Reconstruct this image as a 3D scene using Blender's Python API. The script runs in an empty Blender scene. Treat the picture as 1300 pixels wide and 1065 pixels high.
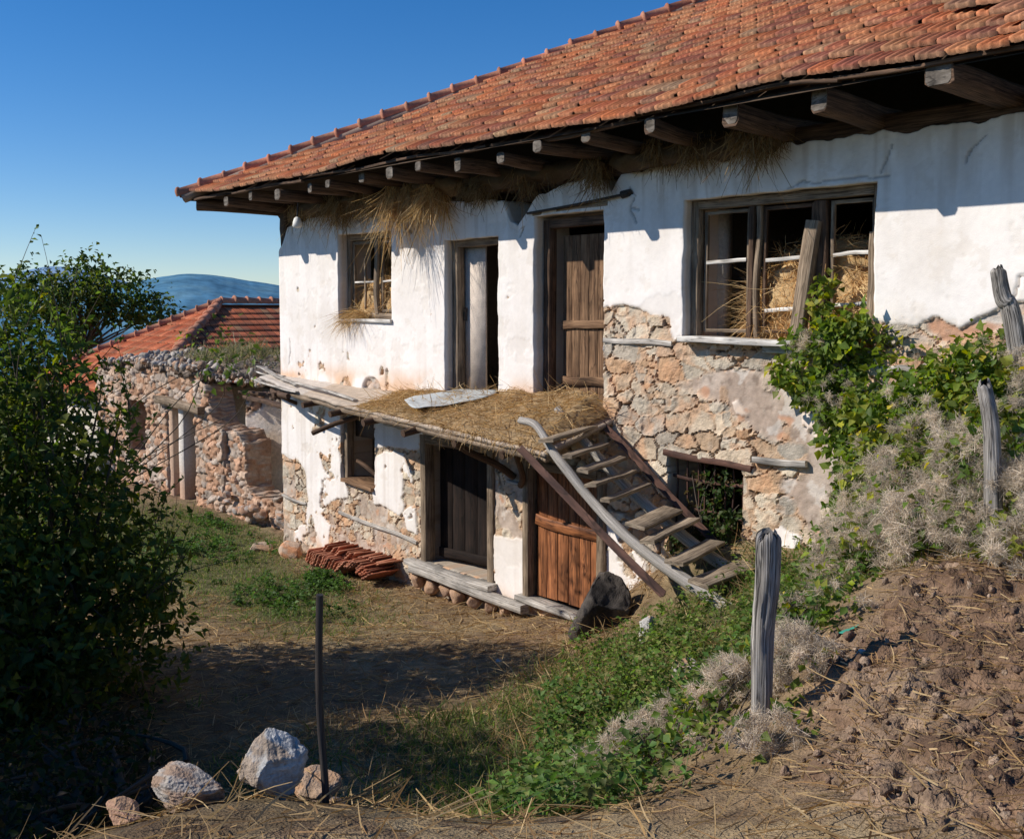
import bpy, bmesh, math, random
import numpy as np
from mathutils import Vector, Matrix
random.seed(5)
RNG = np.random.default_rng(11)
scene = bpy.context.scene
COL = scene.collection
PI = math.pi

# ------------------------------------------------------------------ helpers
def link(o, parent=None):
    COL.objects.link(o)
    if parent is not None: o.parent = parent
    return o

def tag(o, label=None, cat=None, group=None, kind=None):
    if label: o['label'] = label
    if cat: o['category'] = cat
    if group: o['group'] = group
    if kind: o['kind'] = kind
    return o

def thing(name, label, cat, loc=(0, 0, 0), group=None):
    o = bpy.data.objects.new(name, None); o.empty_display_size = .1
    o.location = loc
    link(o); tag(o, label, cat, group)
    return o

def obj_np(name, V, F, mat, parent=None, col=None, guv=None, smooth=False):
    """V (n,3); F list of int arrays (m,k); optional point colours and grain vectors. One mesh object."""
    V = np.asarray(V, dtype=np.float32).reshape(-1, 3)
    me = bpy.data.meshes.new(name)
    Fs = [np.asarray(f, dtype=np.int32) for f in F if len(f)]
    me.vertices.add(len(V)); me.vertices.foreach_set('co', V.ravel())
    nl = sum(f.size for f in Fs); npoly = sum(len(f) for f in Fs)
    me.loops.add(nl); me.polygons.add(npoly)
    me.loops.foreach_set('vertex_index', np.concatenate([f.ravel() for f in Fs]))
    tot = np.concatenate([np.full(len(f), f.shape[1], dtype=np.int32) for f in Fs])
    st = np.concatenate([[0], np.cumsum(tot)[:-1]]).astype(np.int32)
    me.polygons.foreach_set('loop_start', st); me.polygons.foreach_set('loop_total', tot)
    if smooth: me.polygons.foreach_set('use_smooth', np.ones(npoly, dtype=bool))
    if col is not None:
        col = np.asarray(col); c = np.ones((len(V), 4), dtype=np.float32); c[:, :col.shape[1]] = np.clip(col, 0, 1)
        a = me.attributes.new('Col', 'FLOAT_COLOR', 'POINT'); a.data.foreach_set('color', c.ravel())
    if guv is not None:
        a = me.attributes.new('guv', 'FLOAT_VECTOR', 'POINT'); a.data.foreach_set('vector', np.asarray(guv, dtype=np.float32).ravel())
    me.update(calc_edges=True); me.validate()
    if mat: me.materials.append(mat)
    o = bpy.data.objects.new(name, me)
    return link(o, parent)

class MB:
    """collects pieces that belong to ONE mesh"""
    def __init__(s): s.V = []; s.F = []; s.C = []; s.G = []; s.n = 0
    def add(s, V, F, col=None, guv=None):
        V = np.asarray(V, dtype=float).reshape(-1, 3)
        for f in F:
            f = np.asarray(f)
            if len(f): s.F.append(f + s.n)
        s.V.append(V); s.n += len(V)
        s.C.append(np.broadcast_to(np.asarray((.5, .5, .5) if col is None else col, dtype=float), V.shape))
        s.G.append(V if guv is None else np.asarray(guv))
    def build(s, name, mat, parent=None, smooth=False):
        return obj_np(name, np.concatenate(s.V), s.F, mat, parent, np.concatenate(s.C), np.concatenate(s.G), smooth)

def vnoise(x, y, seed=0):
    xi = np.floor(x).astype(np.int64); yi = np.floor(y).astype(np.int64)
    xf = x - xi; yf = y - yi
    u = xf * xf * (3 - 2 * xf); v = yf * yf * (3 - 2 * yf)
    def h(a, b):
        n = (a * 374761393 + b * 668265263 + seed * 1442695041) & 0x7fffffff
        n = ((n ^ (n >> 13)) * 1274126177) & 0x7fffffff
        n = n ^ (n >> 16)
        return (n & 0xffff) / 65535.0
    return (h(xi, yi) * (1 - u) + h(xi + 1, yi) * u) * (1 - v) + (h(xi, yi + 1) * (1 - u) + h(xi + 1, yi + 1) * u) * v

def fbm(x, y, sc=1., oc=4, seed=0, gain=.5):
    x = np.asarray(x, float) * sc; y = np.asarray(y, float) * sc
    a = 1.; t = 0.; s = 0.
    for i in range(oc):
        t = t + a * vnoise(x + 17.3 * i, y - 9.1 * i, seed + i * 31); s += a
        a *= gain; x = x * 2.03; y = y * 2.03
    return t / s            # 0..1, mean .5

def sstep(a, b, x):
    t = np.clip((x - a) / (b - a), 0, 1); return t * t * (3 - 2 * t)

def mix(a, b, t):
    t = np.asarray(t)[..., None]; return np.asarray(a) * (1 - t) + np.asarray(b) * t

def grid_faces(nu, nv):
    i = np.arange(nu * nv).reshape(nu, nv)
    return np.stack([i[:-1, :-1], i[1:, :-1], i[1:, 1:], i[:-1, 1:]], -1).reshape(-1, 4)

def norm(v):
    v = np.asarray(v, float); return v / np.maximum(np.linalg.norm(v, axis=-1, keepdims=True), 1e-9)

def loft(path, sec, up=(0, 0, 1), scale=None, rough=0., seed=0, caps=True, twist=0.):
    """sweep closed section (m,2) along path (n,3). Returns V,F,guv"""
    P = np.asarray(path, float); sec = np.asarray(sec, float); n, m = len(P), len(sec)
    T = norm(np.gradient(P, axis=0)) if n > 2 else norm(np.repeat((P[1] - P[0])[None], n, 0))
    upv = np.asarray(up, float)
    S = norm(np.cross(T, upv)); U = np.cross(S, T)
    sc = np.ones(n) if scale is None else np.asarray(scale, float)
    d = np.concatenate([[0], np.cumsum(np.linalg.norm(np.diff(P, axis=0), axis=1))])
    per = np.concatenate([[0], np.cumsum(np.linalg.norm(np.diff(sec, axis=0), axis=1))])
    r = np.ones((n, m))
    if rough:
        r += rough * (fbm(np.repeat(d[:, None], m, 1) * 2.5, np.repeat(per[None] * 25, n, 0), 1, 3, seed) - .5) * 2
    a = twist * d
    sx = sec[None, :, 0] * np.cos(a)[:, None] - sec[None, :, 1] * np.sin(a)[:, None]
    sy = sec[None, :, 0] * np.sin(a)[:, None] + sec[None, :, 1] * np.cos(a)[:, None]
    V = P[:, None] + (sx * r * sc[:, None])[..., None] * S[:, None] + (sy * r * sc[:, None])[..., None] * U[:, None]
    G = np.stack([np.repeat(d[:, None], m, 1) + seed * 3.7, np.repeat(per[None], n, 0) + seed * 1.3, np.zeros((n, m))], -1)
    i = np.arange(n * m).reshape(n, m); j = np.roll(i, -1, 1)
    F = [np.stack([i[:-1], j[:-1], j[1:], i[1:]], -1).reshape(-1, 4)]
    V = V.reshape(-1, 3); G = G.reshape(-1, 3)
    if caps:
        V2 = np.concatenate([V[:m], V[-m:]]); g2 = np.concatenate([G[:m], G[-m:]]) * [1, 1, 1]
        sec3 = np.concatenate([sec, sec]); g2[:, 0] = sec3[:, 0] * 3 + seed; g2[:, 1] = sec3[:, 1]
        k = len(V); V = np.concatenate([V, V2]); G = np.concatenate([G, g2])
        F += [np.arange(k, k + m)[::-1][None], np.arange(k + m, k + 2 * m)[None]]
    return V, F, G

def rect(w, h, b=.12):
    w /= 2; h /= 2; c = min(w, h) * b
    return np.array([(w, -h + c), (w, h - c), (w - c, h), (-w + c, h), (-w, h - c), (-w, -h + c), (-w + c, -h), (w - c, -h)])

def circ(r, n=10, sq=1.):
    a = np.arange(n) / n * 2 * PI; return np.stack([np.cos(a) * r, np.sin(a) * r * sq], -1)

def line(p0, p1, n=2, wob=0., seed=0):
    t = np.linspace(0, 1, n)[:, None]
    P = np.asarray(p0, float) * (1 - t) + np.asarray(p1, float) * t
    if wob:
        r = np.random.default_rng(seed)
        k = r.normal(size=(3, 3)) * wob
        for a in range(3): P += np.sin(t * PI * (a + 1)) * k[a] / (a + 1)
    return P

def curve(pts, n):
    pts = np.asarray(pts, float); t = np.linspace(0, len(pts) - 1, n)
    out = []
    for tt in t:
        i = min(int(tt), len(pts) - 2); f = tt - i
        p0 = pts[max(i - 1, 0)]; p1 = pts[i]; p2 = pts[i + 1]; p3 = pts[min(i + 2, len(pts) - 1)]
        out.append(.5 * (2 * p1 + (p2 - p0) * f + (2 * p0 - 5 * p1 + 4 * p2 - p3) * f * f + (3 * p1 - p0 - 3 * p2 + p3) * f ** 3))
    return np.array(out)

def beam(name, p0, p1, w, h, mat, parent=None, up=(0, 0, 1), seed=1, wob=.01, rough=.06, bev=.15, n=14, taper=0.):
    V, F, G = loft(line(p0, p1, n, wob, seed), rect(w, h, bev), up, np.linspace(1, 1 - taper, n), rough, seed)
    return obj_np(name, V, F, mat, parent, guv=G)

def pole(name, pts, r0, r1, mat, parent=None, seed=1, rough=.12, n=20, sides=10, up=(0, 0, 1), sq=1.):
    P = curve(pts, n) if len(pts) > 2 else line(pts[0], pts[1], n, .012, seed)
    V, F, G = loft(P, circ(1, sides, sq), up, np.linspace(r0, r1, n), rough, seed)
    return obj_np(name, V, F, mat, parent, guv=G, smooth=False)

def box(p0, p1):
    x0, y0, z0 = p0; x1, y1, z1 = p1
    V = [(x0, y0, z0), (x1, y0, z0), (x1, y1, z0), (x0, y1, z0), (x0, y0, z1), (x1, y0, z1), (x1, y1, z1), (x0, y1, z1)]
    return V, [np.array([(0, 3, 2, 1), (4, 5, 6, 7), (0, 1, 5, 4), (1, 2, 6, 5), (2, 3, 7, 6), (3, 0, 4, 7)])]

# ------------------------------------------------------------------ materials
def new_mat(name):
    m = bpy.data.materials.new(name); m.use_nodes = True
    nt = m.node_tree; b = nt.nodes['Principled BSDF']
    return m, nt, b, nt.nodes.new, nt.links.new

def attr(nt, name):
    a = nt.nodes.new('ShaderNodeAttribute'); a.attribute_name = name; return a

def mat_col(name, rough=.9, scales=(40, 180), var=.25, bump=.4, dist=.01, spec=.2, trans=0.):
    m, nt, b, N, L = new_mat(name)
    a = attr(nt, 'Col'); tc = N('ShaderNodeTexCoord')
    n1 = N('ShaderNodeTexNoise'); n1.inputs['Scale'].default_value = scales[0]; n1.inputs['Detail'].default_value = 5
    n2 = N('ShaderNodeTexNoise'); n2.inputs['Scale'].default_value = scales[1]; n2.inputs['Detail'].default_value = 3
    for n in (n1, n2): L(tc.outputs['Object'], n.inputs['Vector'])
    ad = N('ShaderNodeMath'); ad.operation = 'ADD'
    L(n1.outputs['Fac'], ad.inputs[0]); L(n2.outputs['Fac'], ad.inputs[1])
    mr = N('ShaderNodeMapRange'); mr.inputs['From Min'].default_value = .7; mr.inputs['From Max'].default_value = 1.3
    mr.inputs['To Min'].default_value = 1 - var; mr.inputs['To Max'].default_value = 1 + var * .6
    L(ad.outputs[0], mr.inputs['Value'])
    mx = N('ShaderNodeMix'); mx.data_type = 'RGBA'; mx.blend_type = 'MULTIPLY'; mx.inputs['Factor'].default_value = 1
    cb = N('ShaderNodeCombineColor')
    for k in range(3): L(mr.outputs[0], cb.inputs[k])
    L(a.outputs['Color'], mx.inputs['A']); L(cb.outputs[0], mx.inputs['B']); L(a.outputs['Alpha'], mx.inputs['Factor'])
    L(mx.outputs['Result'], b.inputs['Base Color'])
    b.inputs['Roughness'].default_value = rough; b.inputs['Specular IOR Level'].default_value = spec
    if bump:
        bp = N('ShaderNodeBump'); bp.inputs['Strength'].default_value = bump; bp.inputs['Distance'].default_value = dist
        ba = N('ShaderNodeMath'); ba.operation = 'MULTIPLY'; ba.inputs[1].default_value = bump; L(a.outputs['Alpha'], ba.inputs[0]); L(ba.outputs[0], bp.inputs['Strength'])
        L(ad.outputs[0], bp.inputs['Height']); L(bp.outputs['Normal'], b.inputs['Normal'])
    if trans:
        out = nt.nodes['Material Output']; t = N('ShaderNodeBsdfTranslucent'); ms = N('ShaderNodeMixShader')
        hs = N('ShaderNodeHueSaturation'); hs.inputs['Value'].default_value = 1.6; hs.inputs['Saturation'].default_value = 1.1
        L(mx.outputs['Result'], hs.inputs['Color']); L(hs.outputs['Color'], t.inputs['Color'])
        ms.inputs['Fac'].default_value = trans
        L(b.outputs[0], ms.inputs[1]); L(t.outputs[0], ms.inputs[2]); L(ms.outputs[0], out.inputs['Surface'])
    return m

def mat_wood(name, dark, light, rough=.85, grain=55, bump=.5, cracks=.55):
    m, nt, b, N, L = new_mat(name)
    a = attr(nt, 'guv'); oi = N('ShaderNodeObjectInfo')
    ad = N('ShaderNodeVectorMath'); ad.operation = 'ADD'; L(a.outputs['Vector'], ad.inputs[0])
    ml = N('ShaderNodeMath'); ml.operation = 'MULTIPLY'; ml.inputs[1].default_value = 31.
    L(oi.outputs['Random'], ml.inputs[0]); L(ml.outputs[0], ad.inputs[1])
    mp = N('ShaderNodeMapping'); mp.inputs['Scale'].default_value = (2.2, grain, 1); L(ad.outputs[0], mp.inputs['Vector'])
    n1 = N('ShaderNodeTexNoise'); n1.inputs['Scale'].default_value = 1; n1.inputs['Detail'].default_value = 6; n1.inputs['Roughness'].default_value = .65
    n1.inputs['Distortion'].default_value = .35
    L(mp.outputs[0], n1.inputs['Vector'])
    n2 = N('ShaderNodeTexNoise'); n2.inputs['Scale'].default_value = 3.; n2.inputs['Detail'].default_value = 4; L(ad.outputs[0], n2.inputs['Vector'])
    cr = N('ShaderNodeValToRGB'); e = cr.color_ramp.elements
    e[0].position = .36; e[0].color = (*dark, 1); e[1].position = .66; e[1].color = (*light, 1)
    L(n1.outputs['Fac'], cr.inputs['Fac'])
    mr = N('ShaderNodeMapRange'); mr.inputs['From Min'].default_value = .3; mr.inputs['From Max'].default_value = .7
    mr.inputs['To Min'].default_value = .55; mr.inputs['To Max'].default_value = 1.25; L(n2.outputs['Fac'], mr.inputs['Value'])
    hs = N('ShaderNodeHueSaturation'); L(cr.outputs['Color'], hs.inputs['Color']); L(mr.outputs[0], hs.inputs['Value'])
    mp2 = N('ShaderNodeMapping'); mp2.inputs['Scale'].default_value = (1.3, grain * .42, 1); L(ad.outputs[0], mp2.inputs['Vector'])
    n3 = N('ShaderNodeTexNoise'); n3.inputs['Scale'].default_value = 1; n3.inputs['Detail'].default_value = 3; n3.inputs['Distortion'].default_value = .6; L(mp2.outputs[0], n3.inputs['Vector'])
    sb = N('ShaderNodeMath'); sb.operation = 'SUBTRACT'; sb.inputs[1].default_value = .5; L(n3.outputs['Fac'], sb.inputs[0])
    ab = N('ShaderNodeMath'); ab.operation = 'ABSOLUTE'; L(sb.outputs[0], ab.inputs[0])
    ck_ = N('ShaderNodeMapRange'); ck_.inputs['From Min'].default_value = .004; ck_.inputs['From Max'].default_value = .028; ck_.inputs['To Min'].default_value = 1 - cracks; L(ab.outputs[0], ck_.inputs['Value'])
    mk = N('ShaderNodeMix'); mk.data_type = 'RGBA'; mk.blend_type = 'MULTIPLY'; mk.inputs['Factor'].default_value = 1
    cb_ = N('ShaderNodeCombineColor')
    for k_ in range(3): L(ck_.outputs[0], cb_.inputs[k_])
    L(hs.outputs['Color'], mk.inputs['A']); L(cb_.outputs[0], mk.inputs['B']); L(mk.outputs['Result'], b.inputs['Base Color'])
    b.inputs['Roughness'].default_value = rough; b.inputs['Specular IOR Level'].default_value = .25
    bp = N('ShaderNodeBump'); bp.inputs['Strength'].default_value = bump; bp.inputs['Distance'].default_value = .006
    hm = N('ShaderNodeMath'); hm.operation = 'MULTIPLY'; L(n1.outputs['Fac'], hm.inputs[0]); L(ck_.outputs[0], hm.inputs[1])
    L(hm.outputs[0], bp.inputs['Height']); L(bp.outputs['Normal'], b.inputs['Normal'])
    return m

M_wall = mat_col('lime_plaster_and_stone', .93, (24, 120), .20, .9, .012)
M_stone = mat_col('field_stone', .9, (18, 90), .3, .7, .015)
M_tile = mat_col('clay_tile', .8, (22, 120), .35, .35, .006)
M_ground = mat_col('dry_ground', .97, (9, 70), .4, .8, .03)
M_straw = mat_col('straw', .7, (30, 200), .25, 0, .0, .3, .25)
M_leaf = mat_col('leaf', .58, (25, 90), .3, 0, .0, .35, .42)
M_fluff = mat_col('seed_fluff', .9, (30, 90), .2, 0, .0, .1, .3)
M_paint = mat_col('plain', .9, (8, 60), .25, .3, .008)
M_hill = mat_col('forested_hill', 1., (.012, .05), .3, 0, 0, 0)
W_grey = mat_wood('weathered_grey_wood', (.11, .095, .082), (.55, .51, .46), grain=120, bump=.8, cracks=.92)
W_pale = mat_wood('bleached_pole', (.28, .245, .21), (.72, .67, .60), grain=95, cracks=.7)
W_beam = mat_wood('old_brown_beam', (.045, .027, .018), (.20, .12, .075), grain=60)
W_door = mat_wood('russet_door_boards', (.11, .038, .016), (.44, .17, .065), rough=.6, grain=28)
W_dark = mat_wood('dark_door_boards', (.010, .006, .005), (.028, .016, .011), grain=30)
W_mid = mat_wood('worn_brown_boards', (.10, .052, .028), (.32, .19, .105), grain=30)
W_frame = mat_wood('grey_brown_frame', (.13, .09, .058), (.44, .335, .235), grain=75)
W_white = mat_wood('peeling_white_paint', (.45, .40, .34), (.82, .79, .74), grain=30, bump=.3)
W_tread = mat_wood('tread_boards', (.17, .125, .085), (.45, .36, .26), grain=60)
W_char = mat_wood('blackened_trunk', (.012, .011, .010), (.11, .092, .076), grain=7, bump=.6, cracks=.35)
W_rust = mat_wood('rusty_iron', (.05, .025, .02), (.16, .08, .055), rough=.75, grain=6, bump=.3)
W_iron = mat_wood('dark_iron', (.02, .018, .018), (.09, .075, .065), rough=.6, grain=9, bump=.3)
W_bark = mat_wood('bark', (.05, .04, .03), (.2, .16, .12), grain=18)

# ------------------------------------------------------------------ generators
def strands(mb, P, D, Ln, Wd, col, droop=.3, segs=3, kink=.15, rng=RNG):
    """thin bent blades; P start, D direction"""
    n = len(P); D = norm(D); Ln = np.broadcast_to(Ln, n); Wd = np.broadcast_to(Wd, n)
    side = norm(np.cross(D, rng.normal(size=(n, 3))))
    t = np.linspace(0, 1, segs + 1)
    bend = rng.normal(size=(n, 3)) * kink
    pts = P[:, None] + D[:, None] * (t[None, :, None] * Ln[:, None, None]) + bend[:, None] * (t ** 2)[None, :, None] * Ln[:, None, None]
    pts[:, :, 2] -= droop * (t ** 2)[None] * Ln[:, None]
    Wd = Wd * (.55 + .9 * rng.random(n)); w = (Wd[:, None] * np.array([1., 1., .85, .5, .3])[None, :segs + 1])[..., None] * side[:, None] * .5
    V = np.stack([pts - w, pts + w], 2).reshape(-1, 3)
    k = (segs + 1) * 2; base = np.arange(n)[:, None, None] * k; s = np.arange(segs)[None, :, None] * 2
    F = (base + s + np.array([0, 1, 3, 2])[None, None]).reshape(-1, 4)
    C = np.repeat(np.asarray(col), k, 0)
    mb.add(V, [F], C)

def leaves(mb, P, Nn, T, L, W, col, fold=.25, curl=.15):
    n = len(P); T = norm(T); S = norm(np.cross(T, Nn)); Nn = np.cross(S, T)
    L = np.broadcast_to(L, n)[:, None]; W = np.broadcast_to(W, n)[:, None]
    b = P; tip = P + T * L - Nn * L * curl
    mid = P + T * L * .45
    l = mid + S * W * .5 + Nn * W * fold; r = mid - S * W * .5 + Nn * W * fold
    V = np.stack([b, l, tip, r], 1).reshape(-1, 3)
    i = np.arange(n)[:, None] * 4
    F = np.concatenate([i + np.array([0, 2, 1]), i + np.array([0, 3, 2])])
    mb.add(V, [F], np.repeat(np.asarray(col), 4, 0))

def blob_points(blobs, n, rng, shell=.55):
    """blobs (x,y,z,rx,ry,rz): points weighted to the outer shell; returns P, outward normals"""
    B = np.array([b if len(b) == 6 else (*b[:3], b[3], b[3], b[3]) for b in blobs], float)
    w = (B[:, 3] * B[:, 4] * B[:, 5]) ** (2 / 3); idx = rng.choice(len(B), n, p=w / w.sum())
    d = norm(rng.normal(size=(n, 3))); r = shell + (1.08 - shell) * rng.random(n) ** .8
    lump = 1 + .22 * (fbm(d[:, 0] * 3 + idx * 5, d[:, 1] * 3 + d[:, 2] * 2.2, 1, 2, 3) - .5) * 2
    P = B[idx, :3] + d * B[idx, 3:] * (r * lump)[:, None]
    return P, norm(d / B[idx, 3:])

def foliage(name, blobs, ncl, per, L, mat, parent, cols, seed=0, spread=.12, shell=.5, aspect=.5, twig=True, cut=None, light=0.):
    rng = np.random.default_rng(seed)
    C, Nc = blob_points(blobs, ncl, rng, shell)
    if cut is not None:
        k = cut(C); C = C[k]; Nc = Nc[k]
    m = len(C)
    cc = np.asarray(cols)[rng.integers(0, len(cols), m)] * (0.75 + .5 * rng.random((m, 1)))
    axis = norm(Nc + .8 * rng.normal(size=(m, 3)))
    P = np.repeat(C, per, 0) + np.repeat(axis, per, 0) * (rng.random((m * per, 1)) - .4) * spread * 2 + rng.normal(size=(m * per, 3)) * spread * .45
    Nn = norm(np.repeat(Nc, per, 0) * .7 + np.array([0, 0, .6]) + rng.normal(size=(m * per, 3)) * .6)
    T = norm(np.repeat(axis, per, 0) * .6 + rng.normal(size=(m * per, 3)) * .7 + np.array([0, 0, -.25]))
    col = np.repeat(cc, per, 0) * (.8 + .4 * rng.random((m * per, 1)))
    yl = rng.random(m * per) < .04 + light; col[yl] = col[yl] * [2.2, 1.7, 1.0]
    mb = MB(); s = L * (.4 + 1.0 * rng.random(m * per))
    leaves(mb, P, Nn, T, s, s * aspect * (.8 + .4 * rng.random(m * per)), col)
    return mb.build(name, mat, parent), C

def branches(name, root, targets, r0, mat, parent, seed=0, bend=.25):
    rng = np.random.default_rng(seed); mb = MB()
    for i, t in enumerate(targets):
        s = np.asarray(root, float) + rng.normal(size=3) * [.03, .03, 0]
        m1 = s * .55 + np.asarray(t) * .45 + rng.normal(size=3) * bend * [1, 1, .3]; m1[2] += .1
        P = curve([s, m1, t], 10)
        V, F, G = loft(P, circ(1, 6), (.3, .9, .1), np.linspace(r0 * (.5 + .6 * rng.random()), .004, 10), .15, seed + i)
        mb.add(V, F, None, G)
    return mb.build(name, mat, parent)

def rock_mesh(seed, size, sub=4, col=(.4, .38, .36), col2=(.45, .28, .17), cuts=14, rough=.05):
    rng = np.random.default_rng(seed)
    bm = bmesh.new(); bmesh.ops.create_icosphere(bm, subdivisions=sub, radius=1)
    V = np.array([v.co[:] for v in bm.verts]); F = np.array([[v.index for v in f.verts] for f in bm.faces]); bm.free()
    for k in range(cuts):
        n = norm(rng.normal(size=3)); d = .55 + .33 * rng.random()
        V = V - np.maximum(0, V @ n - d)[:, None] * n
    nn = fbm(V[:, 0] * 2 + V[:, 2] * 1.3 + seed, V[:, 1] * 2 - V[:, 2] * 1.7, 1.2, 6, seed, .66)
    nn = .8 * nn + .2 * (1 - np.abs(fbm(V[:, 0] * 1.5 - V[:, 1] + seed, V[:, 2] * 3.5, 1.5, 4, seed + 4, .6) - .5) * 3)
    V = V * (1 + rough * 4 * (nn - .5))[:, None]
    V = V * np.asarray(size)
    t = sstep(.45, .6, fbm(V[:, 0] / size[0] + seed, V[:, 1] / size[1] + V[:, 2] / size[2], 1.6, 4, seed + 9))
    C = mix(col, col2, t) * (.45 + 1.05 * nn)[:, None]
    return V, F, C

def rock(name, loc, size, seed, label, cat='rock', group=None, rot=0., **k):
    V, F, C = rock_mesh(seed, size, **k)
    o = obj_np(name, V, [F], M_stone, None, C)
    o.location = loc; o.rotation_euler = (0, 0, rot)
    return tag(o, label, cat, group)

# ------------------------------------------------------------------ terrain
HP = np.array([
 (0,0,0),(2,-.3,0),(4,-.2,.02),(5.5,-.2,.1),(6.5,-.15,.28),(7.05,-.25,.36),(0,-2,.0),(2,-2,.03),(4,-2,.1),(6,-2,.24),(7.1,-1.3,.36),
 (2,-4,.08),(4,-4,.18),(6,-4,.3),(7.4,-3.4,.38),(8.2,-3.8,.5),(7.6,-.9,.55),(8.4,-1.05,.85),(9.3,-1.3,1.2),(9.3,-.86,1.25),(7.75,-.3,.95),
 (8.4,-.2,1.4),(9,0,1.58),(9.85,0,1.65),(10.1,-2.2,1.2),(9.6,-2.4,.93),(10.0,-3.2,.85),(10.65,-2.8,1.25),(8.9,-2.0,.75),(8.6,-2.9,.55),(9.3,-3.9,.6),
 (11.3,-3.4,1.62),(11.8,-3.85,1.78),(12.1,-4.3,1.78),(12,-3,2.15),(11.5,-2.5,2.12),(12.3,-2.2,2.3),(13,-3.4,2.15),(13.2,-4.6,2.12),(12,-1,2.25),
 (11,-.5,2.0),(12.5,0,2.4),(14,-2,2.5),(14,0,2.6),(13.6,-5.4,2.1),
 (14.6,-8,2.1),(13,-6.5,1.98),(12,-5.5,1.84),(11.2,-6,1.82),(10.9,-6.2,1.8),(11.2,-7.5,1.85),(10.2,-5.6,1.2),(9.8,-5.8,.95),(9.2,-6,.7),
 (11,-4.8,1.25),(10.6,-4.2,.98),(9.4,-4.9,.58),(8,-6,.45),(9,-8,.9),(10,-7,1.35),(3,-9,.5),(6,-8.5,.55),
 (-3,.6,-.03),(-1.5,1,-.03),(-1.2,0,-.03),(-4,-1,.0),(-3,-4,.05),(-7,0,0),(-8,-8,.1),(0,-8,.3),(-6,4,-.2),(-6,-10,.2),
 (2,3,0),(5,3,.1),(7.5,3,.2),(10,3,1.),(13,3,2.),(3,-12,.6),(9,-12,1.5),(16,-12,2.2),(17,-6,2.4),(17,0,2.8),(17,4,2.8),(-6,8,-.4),(4,8,0),(12,8,1.5)], float)
def _tps(r2): return np.where(r2 > 1e-12, r2 * np.log(np.maximum(r2, 1e-12)), 0)
_X = HP[:, :2]; _n = len(_X)
_K = _tps(((_X[:, None] - _X[None]) ** 2).sum(-1)) + np.eye(_n) * .02
_A = np.zeros((_n + 3, _n + 3)); _A[:_n, :_n] = _K; _A[:_n, _n] = 1; _A[:_n, _n + 1:] = _X; _A[_n, :_n] = 1; _A[_n + 1:, :_n] = _X.T
_w = np.linalg.solve(_A, np.concatenate([HP[:, 2], [0, 0, 0]]))
def H0(x, y):
    x = np.asarray(x, float); y = np.asarray(y, float); sh = x.shape
    x = x.ravel(); y = y.ravel(); out = np.zeros(len(x))
    for a in range(0, len(x), 40000):
        q = np.stack([x[a:a + 40000], y[a:a + 40000]], -1)
        out[a:a + 40000] = _tps(((q[:, None] - _X[None]) ** 2).sum(-1)) @ _w[:_n] + _w[_n] + q @ _w[_n + 1:]
    return out.reshape(sh)
def HT(x, y):
    x = np.asarray(x, float); y = np.asarray(y, float)
    z = H0(x, y)
    z = z + .07 * (fbm(x, y, 1.3, 4, 5) - .5) + .035 * (fbm(x, y, 6, 3, 8) - .5)
    inside = (x > .15) & (y > .12)
    return np.where(inside, np.minimum(z, .05), z)
def inmound(x, y):
    d = np.sqrt(((x - 13.05 + .25 * (y + 3)) / 1.5) ** 2 + ((y + 3.15) / 2.0) ** 2) + .35 * (fbm(x, y, 1.6, 3, 77) - .5)
    return 1 - sstep(.75, 1.05, d)
def green(x, y):
    """how green the ground is: bank, patch by the corner, terrace foot"""
    x = np.asarray(x); y = np.asarray(y)
    g = np.zeros(np.shape(x))
    def sp(cx, cy, rx, ry, k): 
        return k * np.exp(-(((x - cx) / rx) ** 2 + ((y - cy) / ry) ** 2))
    g = sp(-.5, -1.6, 2.6, 1.3, 1.1) + sp(2.6, -1.5, 1.9, .8, 1.) + sp(3.8, -2., 1.2, .7, .7) + sp(-2, -.6, 2, 1, .8) + sp(9.2, -1.9, 1.1, 1., 1.2) + sp(10.1, -2.6, .8, 1.2, 1.1)\
        + sp(9.7, -.5, .9, .5, 1.2) + sp(10.3, -4.2, .9, .8, .7) + sp(9.0, -3.3, .8, .7, .8) + sp(10.8, -1.4, .7, .8, 1.1) + sp(8, -5, 2.5, 1.2, .5) + sp(-4, -3, 3, 2, .8)
    return np.clip(g * (.35 + 1.3 * fbm(x, y, 1.7, 4, 21)), 0, 1.2)

xs = np.arange(-9, 17.001, .055); ys = np.concatenate([np.arange(-12, -7, .12), np.arange(-7, .9, .05), np.arange(.9, 6, .25)])
gx, gy = np.meshgrid(xs, ys, indexing='ij'); gz = HT(gx, gy)
mnd = inmound(gx, gy)
gz = gz - .06 * (mnd > .9)
g = green(gx, gy); n1 = fbm(gx, gy, .9, 4, 31); n2 = fbm(gx, gy, 7, 4, 41)
c = mix((.27, .185, .105), (.36, .27, .155), sstep(.35, .65, n1))
c = mix(c, (.15, .095, .06), sstep(.52, .75, n2) * .8)
c = mix(c, (.36, .20, .13), sstep(.5, .8, fbm(gx, gy, 2.2, 3, 55)) * .5 * (gy > -1.2))
c = mix(c, (.075, .085, .03), np.clip(g, 0, 1) * .75)
c = mix(c, (.28, .19, .13), mnd)
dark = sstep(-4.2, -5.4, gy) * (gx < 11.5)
c = c * (1 - .45 * dark)[..., None]  # ground colour darkened to paint shade over the left foreground
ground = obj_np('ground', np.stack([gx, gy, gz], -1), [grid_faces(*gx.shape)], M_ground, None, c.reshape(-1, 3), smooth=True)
tag(ground, 'dry strawy yard sloping up to a weedy bank', 'ground', kind='structure')

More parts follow.
